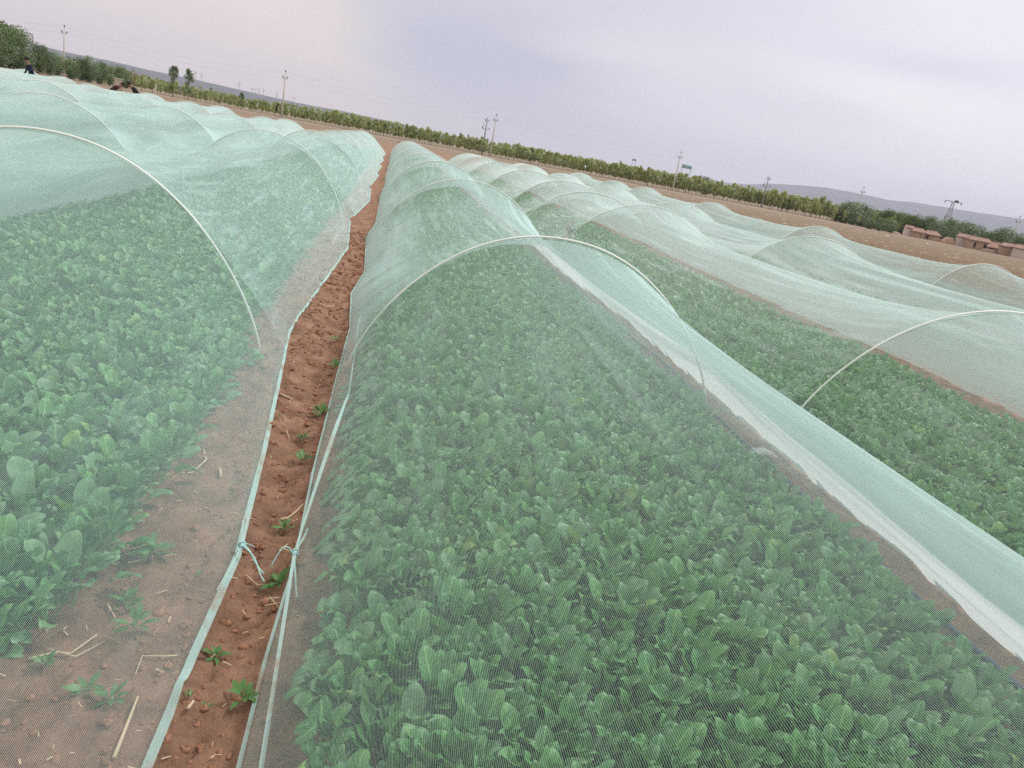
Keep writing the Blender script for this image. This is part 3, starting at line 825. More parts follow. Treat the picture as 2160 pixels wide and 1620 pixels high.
# ploughed field clods and pale flecks
fc = MB()
for k in range(4200):
    d = 14+55*rnd.random()**1.5; a = math.radians(rnd.uniform(14, 47)); x, y = d*math.sin(a), d*math.cos(a)
    if x < 14.2: continue
    s = rnd.uniform(.012, .042)*(1+d*.004); c0 = Vector((x, y, gz(x, y)+s*.2)); n0 = len(fc.v)
    fc.ball(c0, s, (rnd.uniform(.8, 1.6), rnd.uniform(.8, 1.6), rnd.uniform(.4, .8)), 5, 3)
M_fclod = simple('field_clod', (.30, .20, .12), .95, .1, .35, 2)
tag(fc.build('field_clods', M_fclod), 'brown clods all over the ploughed field on the right', 'clods', kind='stuff')
fk = MB()
for k in range(380):
    d = 22+120*rnd.random()**1.1; a = math.radians(rnd.uniform(8, 47)); x, y = d*math.sin(a), d*math.cos(a)
    if x < 14.5 and y < 58: continue
    s_ = rnd.uniform(.02, .08)*(1+d*.010); z = gz(x, y)+.03
    fk.add([(x+rnd.uniform(-1, 1)*s_*2.2, y-s_, z), (x+s_*2, y+rnd.uniform(-1, 1)*s_, z+.02), (x, y+s_, z+.05), (x-s_*2, y, z+.01)], [(0, 1, 2, 3)])
tag(fk.build('pale_debris', simple('pale_debris', (.46, .40, .33), .9, .1, .3, .3), smooth=False), 'pale stubble and scraps of film strewn over the open field', 'debris', kind='stuff')
M_rag = simple('white_scrap', (.75, .74, .72), .8)
for i, (x, y, L, lab) in enumerate([(1872, 498, .9, 'white scrap lying on the ploughed field left of the village'), (1955, 515, 1.0, 'larger white scrap on the ploughed field below the mud mound'),
                       (842, 301, .8, 'white scrap on the soil beyond the end of the dirt path'), (1575, 460, .5, 'thin white scrap beyond the middle tunnels')]):
    p = gnd(x, y); mb = MB(); pts = []
    for j in range(5):
        for k in range(4): pts.append((j/4*L-L/2, (k/3-.5)*L*.5, .05+.12*rnd.random()))
    mb.add(pts, [(j*4+k, j*4+k+1, j*4+k+5, j*4+k+4) for j in range(4) for k in range(3)])
    o = mb.build('plastic_scrap', M_rag); o.location = (p.x, p.y, gz(p.x, p.y)); tag(o, lab, 'scrap', 'white scraps on the open soil')

for (x, y, h, lab) in [(-3.32, 13.84, .35, 'thin white stake at the left crop edge seen through the left net'), (2.77, 14.3, .38, 'thin white stake behind the crown of the near right hoop'),
                       (6.55, 22.8, .55, 'short white stake at the far crop edge under the second right tunnel'), (6.58, 9.72, .34, 'short white stake in the soil strip of the second right tunnel')]:
    o = MB().tube([(0, 0, -.05), (.004, 0, h*.5), (0, .003, h)], [.010, .009, .008], 6).build('stake', M_hoop); o.location = (x, y, 0)
    tag(o, lab, 'stake', 'thin white stakes in the beds')
# plastic rag tied on the second hoop of tunnel C
def rag(name, loc, sx, sz, lab, seed, flat=False):
    r = random.Random(seed); n = 9; V = []
    for j in range(n+1):
        for i in range(n+1):
            s, t = i/n-.5, j/n
            w = sx*(1-.35*abs(t-.2))
            if flat: V.append((s*sx+.01*r.random(), (t-.5)*sz+.02*r.random(), .015+.03*r.random()*(1-abs(s)*2)))
            else: V.append((s*w+.03*math.sin(t*7)+.012*r.random(), .05*math.sin(s*9+t*5)+.02*r.random(), sz*t+.03*math.sin(s*8)))
    o = mesh_np(name, V, [(j*(n+1)+i, j*(n+1)+i+1, (j+1)*(n+1)+i+1, (j+1)*(n+1)+i) for j in range(n) for i in range(n)], M_bag, loc=loc)
    tag(o, lab, 'plastic rag', 'white plastic rags'); return o
M_bag = Mat('white_plastic'); _d = M_bag.N('ShaderNodeBsdfDiffuse'); _d.inputs[0].default_value = (.78, .80, .80, 1)
_tr = M_bag.N('ShaderNodeBsdfTransparent'); _m = M_bag.N('ShaderNodeMixShader'); _m.inputs[0].default_value = .8
M_bag.l.new(_tr.outputs[0], _m.inputs[1]); M_bag.l.new(_d.outputs[0], _m.inputs[2]); M_bag.l.new(_m.outputs[0], M_bag.out.inputs[0]); M_bag = M_bag.m
rag('plastic_rag', (3.42, 14.25, .30), .17, .30, 'white plastic rag hanging at the foot of the second hoop right of the path', 3)
rag('plastic_rag', (2.60, 4.30, .05), .14, .10, 'crumpled white plastic rag on the drip tape at the right crop edge', 5, True)
M_tape = simple('drip_tape', (.10, .12, .20), .45, .4)
tp = [(2.60+.03*math.sin(y*1.3)+.12*math.exp(-((y-8.5)/2.5)**2), y, .028+.01*math.sin(y*2.2)) for y in np.arange(1.2, 14, .2)]
o = MB().tube([(x-2.6, y, z) for x, y, z in tp], .014, 6).build('drip_tape', M_tape); o.location = (2.6, 0, 0)
tag(o, 'dark blue-grey drip tape along the right crop edge beside the white net hem', 'drip tape')
tw = [gnd(1930, 583, .0), gnd(2000, 600), gnd(2065, 622), gnd(2165, 643)]
tw = [Vector((p.x*.735, p.y*.735, .42)) for p in tw]
o = MB().tube(tw, .008, 5).build('twine', M_hoop); tag(o, 'white twine stretched low over bare soil behind the outermost tunnel', 'twine')

# ------------------------------------------------------------------ trees
def crown_mesh(name, h0, h1, rad, n, size, mat, r, shape='oval', dens=1.0):
    V = []; F = []
    clumps = []
    for k in range(max(5, int(7*dens))):
        z = r.uniform(0, .9); rr = rad*(math.sin(math.pi*min(.97, .10+z*.86))**.75 if shape == 'oval' else (1-z)**.6*.9+.12)
        a = r.uniform(0, 6.28); q = math.sqrt(r.random())
        clumps.append((math.cos(a)*rr*q*.75, math.sin(a)*rr*q*.75, h0+(h1-h0)*z, max(rr*r.uniform(.4, .65), rad*.3)))
    for i in range(n):
        cx_, cy_, cz_, cr_ = r.choice(clumps)
        d = Vector((r.gauss(0, 1), r.gauss(0, 1), r.gauss(0, 1))).normalized()*cr_*r.random()**.4
        p = Vector((cx_, cy_, cz_))+Vector((d.x, d.y, d.z*1.35))
        a = Vector((r.gauss(0, 1), r.gauss(0, 1), r.gauss(0, .8))).normalized(); b = a.orthogonal().normalized()
        s = size*r.uniform(.6, 1.3)
        k = len(V); V += [p-a*s*.5, p+b*s*.35, p+a*s*.6, p-b*s*.35]; F.append((k, k+1, k+2, k+3))
    me = bpy.data.meshes.new(name); me.from_pydata([tuple(v) for v in V], [], F); me.materials.append(mat); return me
def trunk_mesh(name, h, r0, mat, r, limbs=5, h0=.35, lean=.0):
    mb = MB(); top = h*.9
    P = [Vector((lean*t*h+.03*h*math.sin(t*4+r.random()), .02*h*math.sin(t*3), top*t)) for t in np.linspace(0, 1, 7)]
    P[0].z = -.1
    mb.tube(P, [r0*(1-.75*i/6) for i in range(7)], 6)
    for k in range(limbs):
        t = r.uniform(h0, .8); b = Vector((0, 0, top*t)); a = r.uniform(0, 6.28); L = h*r.uniform(.12, .25)
        mb.tube([b, b+Vector((math.cos(a)*L*.5, math.sin(a)*L*.5, L*.5)), b+Vector((math.cos(a)*L*.7, math.sin(a)*L*.7, L*1.1))], [r0*.4, r0*.25, r0*.1], 5)
    return mb.mesh(name, mat)
rt = random.Random(21)
YT = []       # young slender trees
for k in range(8):
    YT.append((trunk_mesh('trunk', 3.3, .045, M_bark, rt, 4), crown_mesh('crown', .95, rt.uniform(3.1, 3.9), rt.uniform(.60, .85), 1000, .15, M_crown, rt, 'oval')))
BT = []
for k in range(4):
    BT.append((trunk_mesh('trunk', 4.5, .10, M_bark, rt, 6, .3), crown_mesh('crown', .6, 4.9, 2.0, 3200, .20, M_crownd, rt, 'oval', 3.2)))
PT = [(trunk_mesh('trunk', 6, .08, M_bark, rt, 5, .25), crown_mesh('crown', 1.2, 6.6, 1.15, 1500, .22, M_crownd, rt, 'oval', 1.8)) for k in range(2)]
DT = [(trunk_mesh('trunk', 4, .07, M_bark, rt, 9, .2), crown_mesh('crown', 1.0, 4.2, 1.0, 350, .14, M_crowndry, rt, 'oval', 1.4))]
def tree(kind, loc, s, sz, label, group):
    root = empty('tree', loc, rt.uniform(0, 6.28)); root.scale = (s, s, s*sz)
    tm_, cm = rt.choice(kind)
    t = bpy.data.objects.new('trunk', tm_); COL.objects.link(t); t.parent = root
    c = bpy.data.objects.new('crown', cm); COL.objects.link(c); c.parent = root
    tag(root, label, 'tree', group); return root
def belt_y(x):
    return np.interp(x, [-110, -75, -60, -40, -20, 0, 40, 80, 120, 160], [150, 168, 176, 180, 184, 190, 192, 190, 188, 186])
def wordn(k):
    o1 = ['', 'first', 'second', 'third', 'fourth', 'fifth', 'sixth', 'seventh', 'eighth', 'ninth', 'tenth', 'eleventh', 'twelfth', 'thirteenth', 'fourteenth', 'fifteenth', 'sixteenth', 'seventeenth', 'eighteenth', 'nineteenth']
    if k < 20: return o1[k]
    t, r = divmod(k, 10); tens = ['', '', 'twent', 'thirt', 'fort', 'fift', 'sixt', 'sevent', 'eight', 'ninet']
    return tens[t]+('ieth' if r == 0 else 'y-'+o1[r])
LM = [(-64.5, 'the leftmost concrete pole'), (-22.7, 'the second concrete pole'), (21.8, 'the pair of poles'), (67.2, 'the pole by the road sign'), (119.5, 'the pole at the belt end')]
lastl = [None, 0]
def tland(x): return [l for l in LM if l[0] <= x][-1][1]
def tord(x):
    l = tland(x)
    lastl[1] = lastl[1]+1 if lastl[0] == l else 1
    lastl[0] = l; return lastl[1]
def kh(x): return float(np.interp(x, [-60, -45, -33, -22, -14, 0, 25, 54, 80, 100], [.90, .76, .68, .80, .93, .92, .95, 1.07, 1.16, 1.2]))
cnt = 0
x = -60.0
while x < 126 and cnt < 268:
    y = float(belt_y(x))+rt.uniform(0, 3.0)
    k = kh(x)+.05*math.sin(x*.13)+.04*math.sin(x*.41)
    tree(YT, (x, y, 0), rt.uniform(.88, 1.12)*k, rt.uniform(.85, 1.2), '%s young belt tree, %s to the right of %s' % ('slender', wordn(tord(x)), tland(x)), 'young trees of the belt beyond the fields')
    cnt += 1; x += rt.uniform(.5, .86)
# the belt's depth behind its front row reads as one mass
V0 = []; F0 = []; k0 = 0
def bake(me, loc, s, sz, rz):
    global k0
    n = len(me.vertices); co = np.empty(n*3, np.float32); me.vertices.foreach_get('co', co); co = co.reshape(-1, 3)
    c_, s_ = math.cos(rz), math.sin(rz)
    V = np.stack([(co[:, 0]*c_-co[:, 1]*s_)*s+loc[0], (co[:, 0]*s_+co[:, 1]*c_)*s+loc[1], co[:, 2]*s*sz+loc[2]], -1)
    F = np.array([tuple(p.vertices) for p in me.polygons if len(p.vertices) == 4])
    V0.append(V); F0.append(F+k0); k0 += n
rowc = [crown_mesh('belt_crown', .95, 4.0, 1.1, 170, .40, M_crown, rt, 'oval') for _ in range(5)]
for r_ in range(3):
    x = -95.0
    while x < 150:
        bake(rt.choice(rowc), (x+rt.random(), float(belt_y(x))+4+r_*4.5+rt.uniform(-1, 1), 0), rt.uniform(.88, 1.1)*kh(x)*.92, rt.uniform(.9, 1.1), rt.uniform(0, 6))
        x += rt.uniform(.8, 1.3)
tag(mesh_np('tree_belt', np.concatenate(V0), np.concatenate(F0), M_crown, smooth=False), 'dense green mass of young trees behind the front row of the belt', 'trees', kind='stuff')
for me in rowc: bpy.data.meshes.remove(me)

def spot(x, y, d): v = ray(x, y); t = d/math.hypot(v.x, v.y); return Vector((v.x*t, v.y*t, 0))
# big dark trees at the left edge
for i, (px_, d, s, lab) in enumerate([(2, 146, 1.25, 'dark tree in front at the extreme left, overlapping the biggest one'), (34, 158, 1.35, 'tall dark tree behind the two left end trees'), (-25, 150, 1.35, 'big dark green tree cut by the left edge of the photo'), (18, 152, 1.35, 'big rounded dark tree at the far left end of the belt'), (44, 150, 1.2, 'rounded dark green tree right of the biggest left tree'),
        (82, 156, .95, 'bushy dark green tree behind the standing person'), (106, 158, .82, 'bushy tree just left of the leftmost pole'), (122, 160, .72, 'small dark tree touching the leftmost pole on its left'),
        (152, 160, .78, 'bushy tree just right of the leftmost pole'), (172, 162, .78, 'second bushy tree right of the leftmost pole'), (190, 162, .92, 'taller pointed bushy tree a little right of the leftmost pole'),
        (213, 166, .80, 'rounded bushy tree in the middle of the left tree group'), (232, 168, .74, 'bushy tree left of the pale pump house'), (252, 170, .80, 'dark bushy tree above the pale pump house'), (268, 172, .70, 'low dark tree left of the dry pale tree')]):
    p = spot(px_, 140, d); tree(BT, p, s, 1.0, lab, 'bushy dark trees on the far left')
tree(DT, spot(284, 160, 172), 1.0, .95, 'pale dry tree with thin brown foliage between green trees', None)
tree(PT, spot(364, 190, 176), .95, 1.0, 'tall dark poplar rising above the belt on the left', None)
tree(PT, spot(396, 190, 178), .98, .97, 'tall poplar with open crown just right of the darker one', None)
tree(PT, spot(508, 220, 180), .55, 1.0, 'dark pointed tree rising from the belt left of the second pole', None)
tree(PT, spot(812, 262, 186), .50, .9, 'small dark spire tree in the belt above the path end', None)
tree(PT, spot(1122, 320, 196), .62, .95, 'twin-topped dark tree standing above the belt right of the double poles', None)
tree(BT, spot(1486, 395, 280), 1.15, 1.05, 'hazy rounded tree far behind the belt right of the road sign', None)
for i, (px_, lab) in enumerate([(1645, 'dark conical tree poking above the belt, leftmost of three'), (1655, 'dark conical tree poking above the belt, middle of three'), (1667, 'dark conical tree poking above the belt, rightmost of three')]):
    tree(PT, spot(px_, 420, 215), .62, .85, lab, 'three dark conical trees above the belt')
for i, (px_, s, lab) in enumerate([(1836, .62, 'small dark round tree alone right of the tilted pole'), (1860, .72, 'second dark round tree right of the tilted pole'), (1883, .70, 'third dark round tree, left of the white-walled house')]):
    tree(BT, spot(px_, 470, 190), s, .85, lab, 'small round trees left of the village')
# darker round trees behind the village, one by one
wl_ = ['behind the white-walled house', 'behind the first red roof', 'above the mud mound', 'beside the steel pylon', 'behind the grey-walled house', 'above the long red roof', 'behind the farthest right roofs']
for i in range(46):
    px_ = 1760+i*9.0+rt.uniform(-2, 2); d = 214+rt.uniform(0, 22)
    tree(BT, spot(px_, 480, d), rt.uniform(1.0, 1.35), rt.uniform(.8, 1.0), 'dark round tree of the grove behind the village, %s from the left' % wordn(i+1), 'grove of round trees behind the village')
for i in range(26):
    px_ = 1690+i*9.5+rt.uniform(-3, 3)
    tree(YT, spot(px_, 470, 205+rt.uniform(0, 25)), rt.uniform(.9, 1.2), rt.uniform(.8, 1.1), 'light green scrubby tree between belt and village, %s from the left' % wordn(i+1), 'scrubby trees between belt and village')

# ------------------------------------------------------------------ utility poles and wires
def utility_pole(p, hgt, label, mat, kind=0, lean=0):
    root = empty('utility_pole', (p.x, p.y, 0), math.atan2(-p.x, p.y)+.35); root.rotation_euler = (0, lean, root.rotation_euler[2])
    MB().tube([(0, 0, -.2), (0, 0, hgt*.5), (0, 0, hgt)], [.19, .15, .10], 12).build('shaft', mat, root)
    def ins(x, z, s=1.0):
        mb = MB(); mb.tube([(x, 0, z), (x, 0, z+.14)], .025, 6); mb.ball((x, 0, z+.22), .13*s, (1, 1, .9), 10, 6); mb.ball((x, 0, z+.36), .09*s, (1, 1, .8), 10, 6); mb.build('insulator', M_porc, root)
    if kind == 0:
        MB().box((0, .14, hgt-.95), (1.0, .09, .09)).build('crossarm', M_steel, root)
        MB().tube([(0, 0, hgt), (0, 0, hgt+.25)], .04, 6).build('top_pin', M_steel, root)
        ins(0, hgt+.2, 1.1); ins(-.45, hgt-.9, 1.1); ins(.45, hgt-.9, 1.1)
    else:
        for z, L in ((hgt-.9, 1.0), (hgt-2.7, 1.9)):
            MB().box((0, .14, z), (L, .09, .09)).build('crossarm', M_steel, root)
            ins(-L/2+.05, z+.05); ins(L/2-.05, z+.05)
        MB().tube([(-.6, .1, hgt-1.2), (-.75, .1, hgt-2.7)], .03, 6).build('stay_rod', M_steel, root)
    tag(root, label, 'utility pole', 'concrete poles of the power line'); return root
PL = [((-64.5, 172.9), 8.8, 'pale upright concrete pole with three insulators, leftmost in the line'),
      ((-22.7, 170.4), 8.5, 'pale concrete pole right of the tall poplars, second from left'),
      ((21.8, 180.6), 8.7, 'pale concrete pole, the right one of the close pair in the middle'),
      ((67.2, 183.4), 8.65, 'pale concrete pole in front of the blue and white road sign'),
      ((119.5, 188.4), 9.2, 'tilted-looking pale pole where the tree belt ends, left of the village'),
      ((150.0, 169.5), 8.8, 'pale concrete pole standing before the rightmost village house')]
pts = []
for (xy, hh_, lab) in PL:
    utility_pole(Vector((*xy, 0)), hh_, lab, M_conc); pts.append(Vector((xy[0], xy[1], hh_+.3)))
utility_pole(Vector((21.1, 191.5, 0)), 8.6, 'dark slim pole with two crossarms, the left one of the close pair', M_concd, 1)
utility_pole(Vector((112.1*.83, 226.6*.83, 0)), 7.9, 'dark slim pole with crossarms rising from the belt right of the road sign', M_concd, 1)
pts = [Vector((-108, 176, 9.0))]+pts
names = ['from the left edge to the leftmost pole', 'between the leftmost and second poles', 'between the second pole and the pole pair', 'between the pole pair and the sign pole', 'between the sign pole and the last belt pole', 'between the last belt pole and the village pole']
for i in range(6):
    for dz, dx, w_ in ((0, 0, 'upper'), (-1.1, .65, 'lower')):
        a, b = pts[i]+Vector((dx, 0, dz)), pts[i+1]+Vector((dx, 0, dz)); P = []
        for t in np.linspace(0, 1, 17): q = a.lerp(b, t); q.z -= 1.1*4*t*(1-t); P.append(q-a)
        o = MB().tube(P, .007, 4).build('power_wire', M_steel); o.location = a
        tag(o, '%s sagging overhead wire %s' % (w_, names[i]), 'wire', 'overhead wires of the power line')

# steel lattice pylon behind the village
p = spot(1993, 480, 300)
root = empty('lattice_pylon', p, math.atan2(-p.x, p.y)+.2)
hP = 12.8; mb = MB()
def wd(z): return 1.15*(1-z/hP*.72)
for sx in (-1, 1):
    for sy2 in (-1, 1): mb.tube([(sx*wd(0), sy2*wd(0), 0), (sx*wd(hP), sy2*wd(hP), hP)], .07, 5)
for k in range(9):
    z0, z1 = hP*k/9, hP*(k+1)/9
    for sy2 in (-1, 1):
        mb.tube([(-wd(z0), sy2*wd(z0), z0), (wd(z1), sy2*wd(z1), z1)], .04, 4); mb.tube([(wd(z0), sy2*wd(z0), z0), (-wd(z1), sy2*wd(z1), z1)], .04, 4)
        mb.tube([(-wd(z0), sy2*wd(z0), z0), (wd(z0), sy2*wd(z0), z0)], .04, 4)
mb.build('lattice_body', M_galv, root)
for z, L in ((hP, 3.2), (hP*.62, 1.4)):
    MB().box((0, 0, z), (L*1.6, .3, .22)).build('crossarm', M_galv, root)
    for s in (-1, 1): MB().tube([(s*L*.78, 0, z), (s*L*.78, 0, z-.8)], .12, 6).build('insulator_string', M_steel, root)
MB().box((.9, 0, hP+.2), (1.1, .5, .8)).build('switch_box', M_steel, root)
tag(root, 'grey steel lattice pylon rising behind the village roofs', 'pylon')

# far masts and turbines on the ridge behind the left fields
for i, (x0, y0_, x1, y1_, lab) in enumerate([(412, 152, 412, 168, 'thin grey mast on the ridge, leftmost of the pair right of the open poplar'), (423, 157, 424, 171, 'thin grey mast on the ridge, right one of the pair right of the open poplar'),
        (504, 176, 504, 188, 'thin single mast on the ridge halfway to the second pole'), (547, 189, 546, 200, 'slender mast on the ridge left of the second pole, left of a pair'), (556, 190, 555, 202, 'slender mast on the ridge left of the second pole, right of a pair'),
        (584, 198, 583, 210, 'faint mast on the ridge just left of the second pole'), (620, 206, 619, 217, 'faint mast on the ridge just right of the second pole'), (532, 187, 531, 196, 'twin-legged far pylon on the ridge between slender masts')]):
    D_ = 2600.0
    a, b = at(x1, y1_+3, D_), at(x0, y0_, D_); root = empty('ridge_mast', (a.x, a.y, 0))
    hz = b.z; mb = MB(); mb.tube([(0, 0, 0), (0, 0, hz)], [1.6, .7], 6); mb.build('mast', M_galv, root)
    if i < 7:
        m2 = MB()
        for q in range(3):
            a_ = 2.09*q+i; m2.tube([(0, -2, hz), (math.cos(a_)*9, -2, hz+math.sin(a_)*9)], [.6, .2], 5)
        m2.build('rotor', M_galv, root)
    else:
        MB().tube([(11, 0, 0), (11, 0, hz)], [1.6, .8], 6).build('second_leg', M_galv, root); MB().box((5.5, 0, hz), (20, 1.2, 1.2)).build('crossarm', M_galv, root)
    tag(root, lab, 'mast', 'tiny masts along the far ridge')

# road signs
def road_sign(pa, d, w, h, zc, mat, lab, glyph):
    p = spot(*pa, d); root = empty('road_sign', p, math.atan2(-p.x, p.y))
    MB().box((0, 0, zc), (w, .12, h)).build('sign_panel', mat, root)
    for s in (-.85, .85): MB().tube([(s*w/2, .1, 0), (s*w/2, .1, zc+h*.2)], .07, 6).build('post', M_galv, root)
    if glyph:
        M_gl = simple('sign_ink', (.02, .15, .17), .6); r = random.Random(4)
        for k, xo in enumerate((-.30, -.08, .14, .34)):
            g_ = MB(); s = h*.34; cx_ = xo*w
            for q in range(3): g_.box((cx_, -.075, zc+s*(q-1)*.62+.08*h), (s*r.uniform(.8, 1.25), .02, s*.20))
            g_.box((cx_+s*r.uniform(-.4, .4), -.075, zc+.08*h), (s*.2, .022, s*1.4)); g_.box((cx_-s*.45, -.075, zc+.02*h), (s*.18, .024, s*.9))
            g_.build('sign_character', M_gl, root, False)
    tag(root, lab, 'road sign'); return root
M_signp = simple('sign_pale', (.50, .74, .78), .5)
road_sign((1441, 385), 215, 2.7, 1.0, 6.55, M_signp, 'pale cyan road sign with dark teal characters above the tree belt', True)
road_sign((1331, 370), 230, 1.1, .5, 6.1, M_galv, 'tiny grey sign board poking above the tree belt', False)

# pump house and marker post on the left
M_brick = simple('pale_render', (.50, .42, .37), .9); M_roof = simple('red_tile', (.34, .225, .175), .85, .2, .45, 1.2); M_mud = simple('mud_brick', (.42, .31, .24), .95, .1, .3, 1.5)
M_white = simple('white_wall', (.72, .66, .62), .9); M_grey = simple('grey_render', (.55, .50, .47), .9); M_dark = simple('dark_opening', (.05, .04, .04), .8)
p = spot(250, 177, 120); root = empty('pump_house', p, math.atan2(-p.x, p.y)+.2)
MB().box((0, 0, .75), (.85, .9, 1.5)).build('wall', M_brick, root, False); MB().box((0, 0, 1.55), (1.0, 1.05, .1)).build('roof', M_conc, root, False); MB().box((.15, -.452, .6), (.3, .02, .9)).build('door', M_mud, root, False)
tag(root, 'small pale pump house beyond the far left tunnels', 'pump house')
p = spot(328, 205, 110); o = MB().tube([(0, 0, -.1), (0, 0, .8), (0, 0, 1.75)], [.07, .06, .05], 8).build('marker_post', M_conc); o.location = p
tag(o, 'short pale post beyond the left tunnels under the poplars', 'post')

# ------------------------------------------------------------------ village
def house(pxa, d, w, dep, hw_, hr, wall, roof, lab, rz=0, hip=0.0, openings=((.0, .35),), name='village_house', chim=False):
    p = spot(*pxa, d); root = empty(name, p, math.atan2(-p.x, p.y)+rz)
    MB().box((0, 0, hw_/2-.1), (w, dep, hw_+.2)).build('wall', wall, root, False)
    o_ = .3; W2, D2 = w/2+o_, dep/2+o_; hp_ = w/2-hip*w/2
    z0, z1 = hw_+.02, hw_+hr
    mb = MB(); nseg = 10
    # tiled roof with slight ridges
    for s in (-1, 1):
        for k in range(nseg):
            a, b = -W2+2*W2*k/nseg, -W2+2*W2*(k+1)/nseg
            ra, rb = max(-hp_, min(hp_, a)), max(-hp_, min(hp_, b))
            mb.add([(a, s*D2, z0), (b, s*D2, z0), (rb, 0, z1), (ra, 0, z1), (a, s*D2, z0-.12), (b, s*D2, z0-.12)], [(0, 1, 2, 3), (4, 5, 1, 0)])
    if hip > 0:
        for s in (-1, 1): mb.add([(s*W2, -D2, z0), (s*W2, D2, z0), (s*hp_, 0, z1)], [(0, 1, 2)])
    rf = mb.build('roof', roof, root, False)
    if hip == 0:
        for s in (-1, 1): MB().add([(s*w/2, -dep/2, hw_), (s*w/2, dep/2, hw_), (s*w/2, 0, z1-.1)], [(0, 1, 2)]).build('gable', wall, root, False)
    MB().box((0, 0, z1+.03), (2*hp_, .2, .14)).build('ridge', roof, rf, False)
    for (fx, ww) in openings:
        if fx is None: continue
        MB().box((fx*w, -dep/2-.02, hw_*.5), (ww, .06, hw_*.55)).build('window', M_dark, root, False)
    if chim: MB().box((w*.42, 0, z1+.2), (.5, .5, 1.0)).build('chimney', M_mud, rf, False)
    tag(root, lab, 'house', 'low mud and brick houses of the village')
house((1917, 484), 205, 1.8, 3.6, 1.9, .5, M_white, M_roof, 'house with a bright white end wall, leftmost in the village', .1, openings=())
house((1937, 487), 203, 2.6, 4.2, 1.4, .8, M_mud, M_roof, 'brown mud house attached to the white-walled one', .12, .3, openings=((.3, .4),))
house((1966, 490), 207, 3.2, 4.2, 1.3, .9, M_mud, M_roof, 'low brown house with a broad red roof right of the white wall', .15, .35, openings=((-.3, .5),))
house((2030, 508), 200, 2.4, 4.2, 2.1, .7, M_grey, M_roof, 'grey-walled house with red roof right of the mud mound', .1, .2, openings=())
house((2062, 514), 196, 4.3, 4.2, 1.9, .75, M_mud, M_roof, 'long brown house with a long red tiled roof', .2, .15, openings=((-.2, .4), (.25, .4)))
house((2098, 519), 195, 2.7, 4.0, 1.1, 1.2, M_mud, M_roof, 'low hut with a steep faded red roof beside the long house', .1, .4, openings=((-.25, .7),))
house((2126, 526), 190, 2.9, 4.2, 1.85, .7, M_mud, M_roof, 'brown house with red roof left of the village pole', .15, .25, openings=((.2, .4),))
house((2156, 534), 186, 3.4, 4.2, 1.95, .7, M_grey, M_roof, 'grey-walled house cut by the right edge of the photo', .1, .2, openings=())
def mound(pxa, d, w, h, lab, mat, seed):
    p = spot(*pxa, d); n = 18; V = []
    for j in range(n+1):
        for i in range(n+1):
            s, t = i/n*2-1, j/n*2-1; q = max(0, 1-s*s)*max(0, 1-t*t)
            V.append((s*w/2, t*w*.3, h*q**.45*(1+.5*float(fbm(np.array(s*3.), np.array(t*3.+seed), seed)))-.03))
    o = mesh_np('mound', V, [(j*(n+1)+i, j*(n+1)+i+1, (j+1)*(n+1)+i+1, (j+1)*(n+1)+i) for j in range(n) for i in range(n)], mat, loc=p); o.rotation_euler[2] = math.atan2(-p.x, p.y)
    tag(o, lab, 'mound')
mound((2005, 500), 200, 3.4, 1.5, 'rounded brown mud mound between the village houses', M_mud, 2)
mound((2090, 522), 190, 3.4, .7, 'low dry brush heap in front of the steep-roofed hut', simple('dry_brush', (.30, .22, .17), .95, .1, .4, 3), 5)
mound((1890, 484), 200, 2.6, .5, 'low brown earth heap left of the white-walled house', M_mud, 8)
mound((1855, 475), 200, 1.8, .5, 'small dark brown heap beside the pale track', M_mud, 9)
# ruined mud walls between houses
for (pa, L, h_, lab) in [((1950, 486), .5, 1.6, 'thin upright pillar right of the white-walled house'), ((1990, 494), 3.0, .8, 'crumbling low mud wall left of the mud mound'), ((2112, 523), 2.2, .9, 'crumbling low mud wall between the right houses')]:
    p = spot(*pa, 201); mb = MB(); n = max(2, int(L/.4))
    for k in range(n): mb.box(((k-(n-1)/2)*L/n, rnd.uniform(-.05, .05), h_*rnd.uniform(.8, 1)/2), (L/n*1.0-.01, .4, h_*rnd.uniform(.8, 1.0)))
    o = mb.build('mud_wall', M_mud, None, False); o.location = p; o.rotation_euler[2] = math.atan2(-p.x, p.y); tag(o, lab, 'mud wall')

# ------------------------------------------------------------------ hills
M_hill = Mat('hill'); _t = M_hill.N('ShaderNodeTexCoord'); _n = M_hill.noise(.002, 6, .6, _t.outputs['Object'])
M_hill.principled(M_hill.mix(_n, (.045, .060, .065), (.080, .095, .095)), .95); M_hill = M_hill.m
def ridge(pxs, D_, name, lab, seed, depth=.35, rough=.02, mat=None, ext=()):
    P = []
    for (x, y) in pxs:
        v = ray(x, y); P.append((math.atan2(v.x, v.y), v.z/math.hypot(v.x, v.y)))
    P = list(ext[:1])+P+list(ext[1:]) if ext else P
    P.sort()
    az_ = np.linspace(P[0][0], P[-1][0], 260); e = np.interp(az_, [p[0] for p in P], [p[1] for p in P])
    nr = 10; V = []
    for j in range(nr+1):
        t = j/nr                                     # 0 front foot .. .6 crest .. 1 back foot
        if t <= .6: q = t/.6; f = q**1.3; dist = D_*(1-depth*(1-q))
        else: q = (t-.6)/.4; f = 1-q; dist = D_*(1+.3*q)
        h = (H+e*D_)*f
        h = h*(1+rough*4*fbm(az_*60, az_*0+j*.7, seed, 4)*(1 if t != .6 else .5)*np.ones_like(az_))
        V.append(np.stack([np.sin(az_)*dist, np.cos(az_)*dist, np.maximum(h, 0)-2*(j in (0, nr))], -1))
    V = np.concatenate(V); o = mesh_np(name, V, grid_faces(nr+1, 260), mat or M_hill); tag(o, lab, kind='structure')
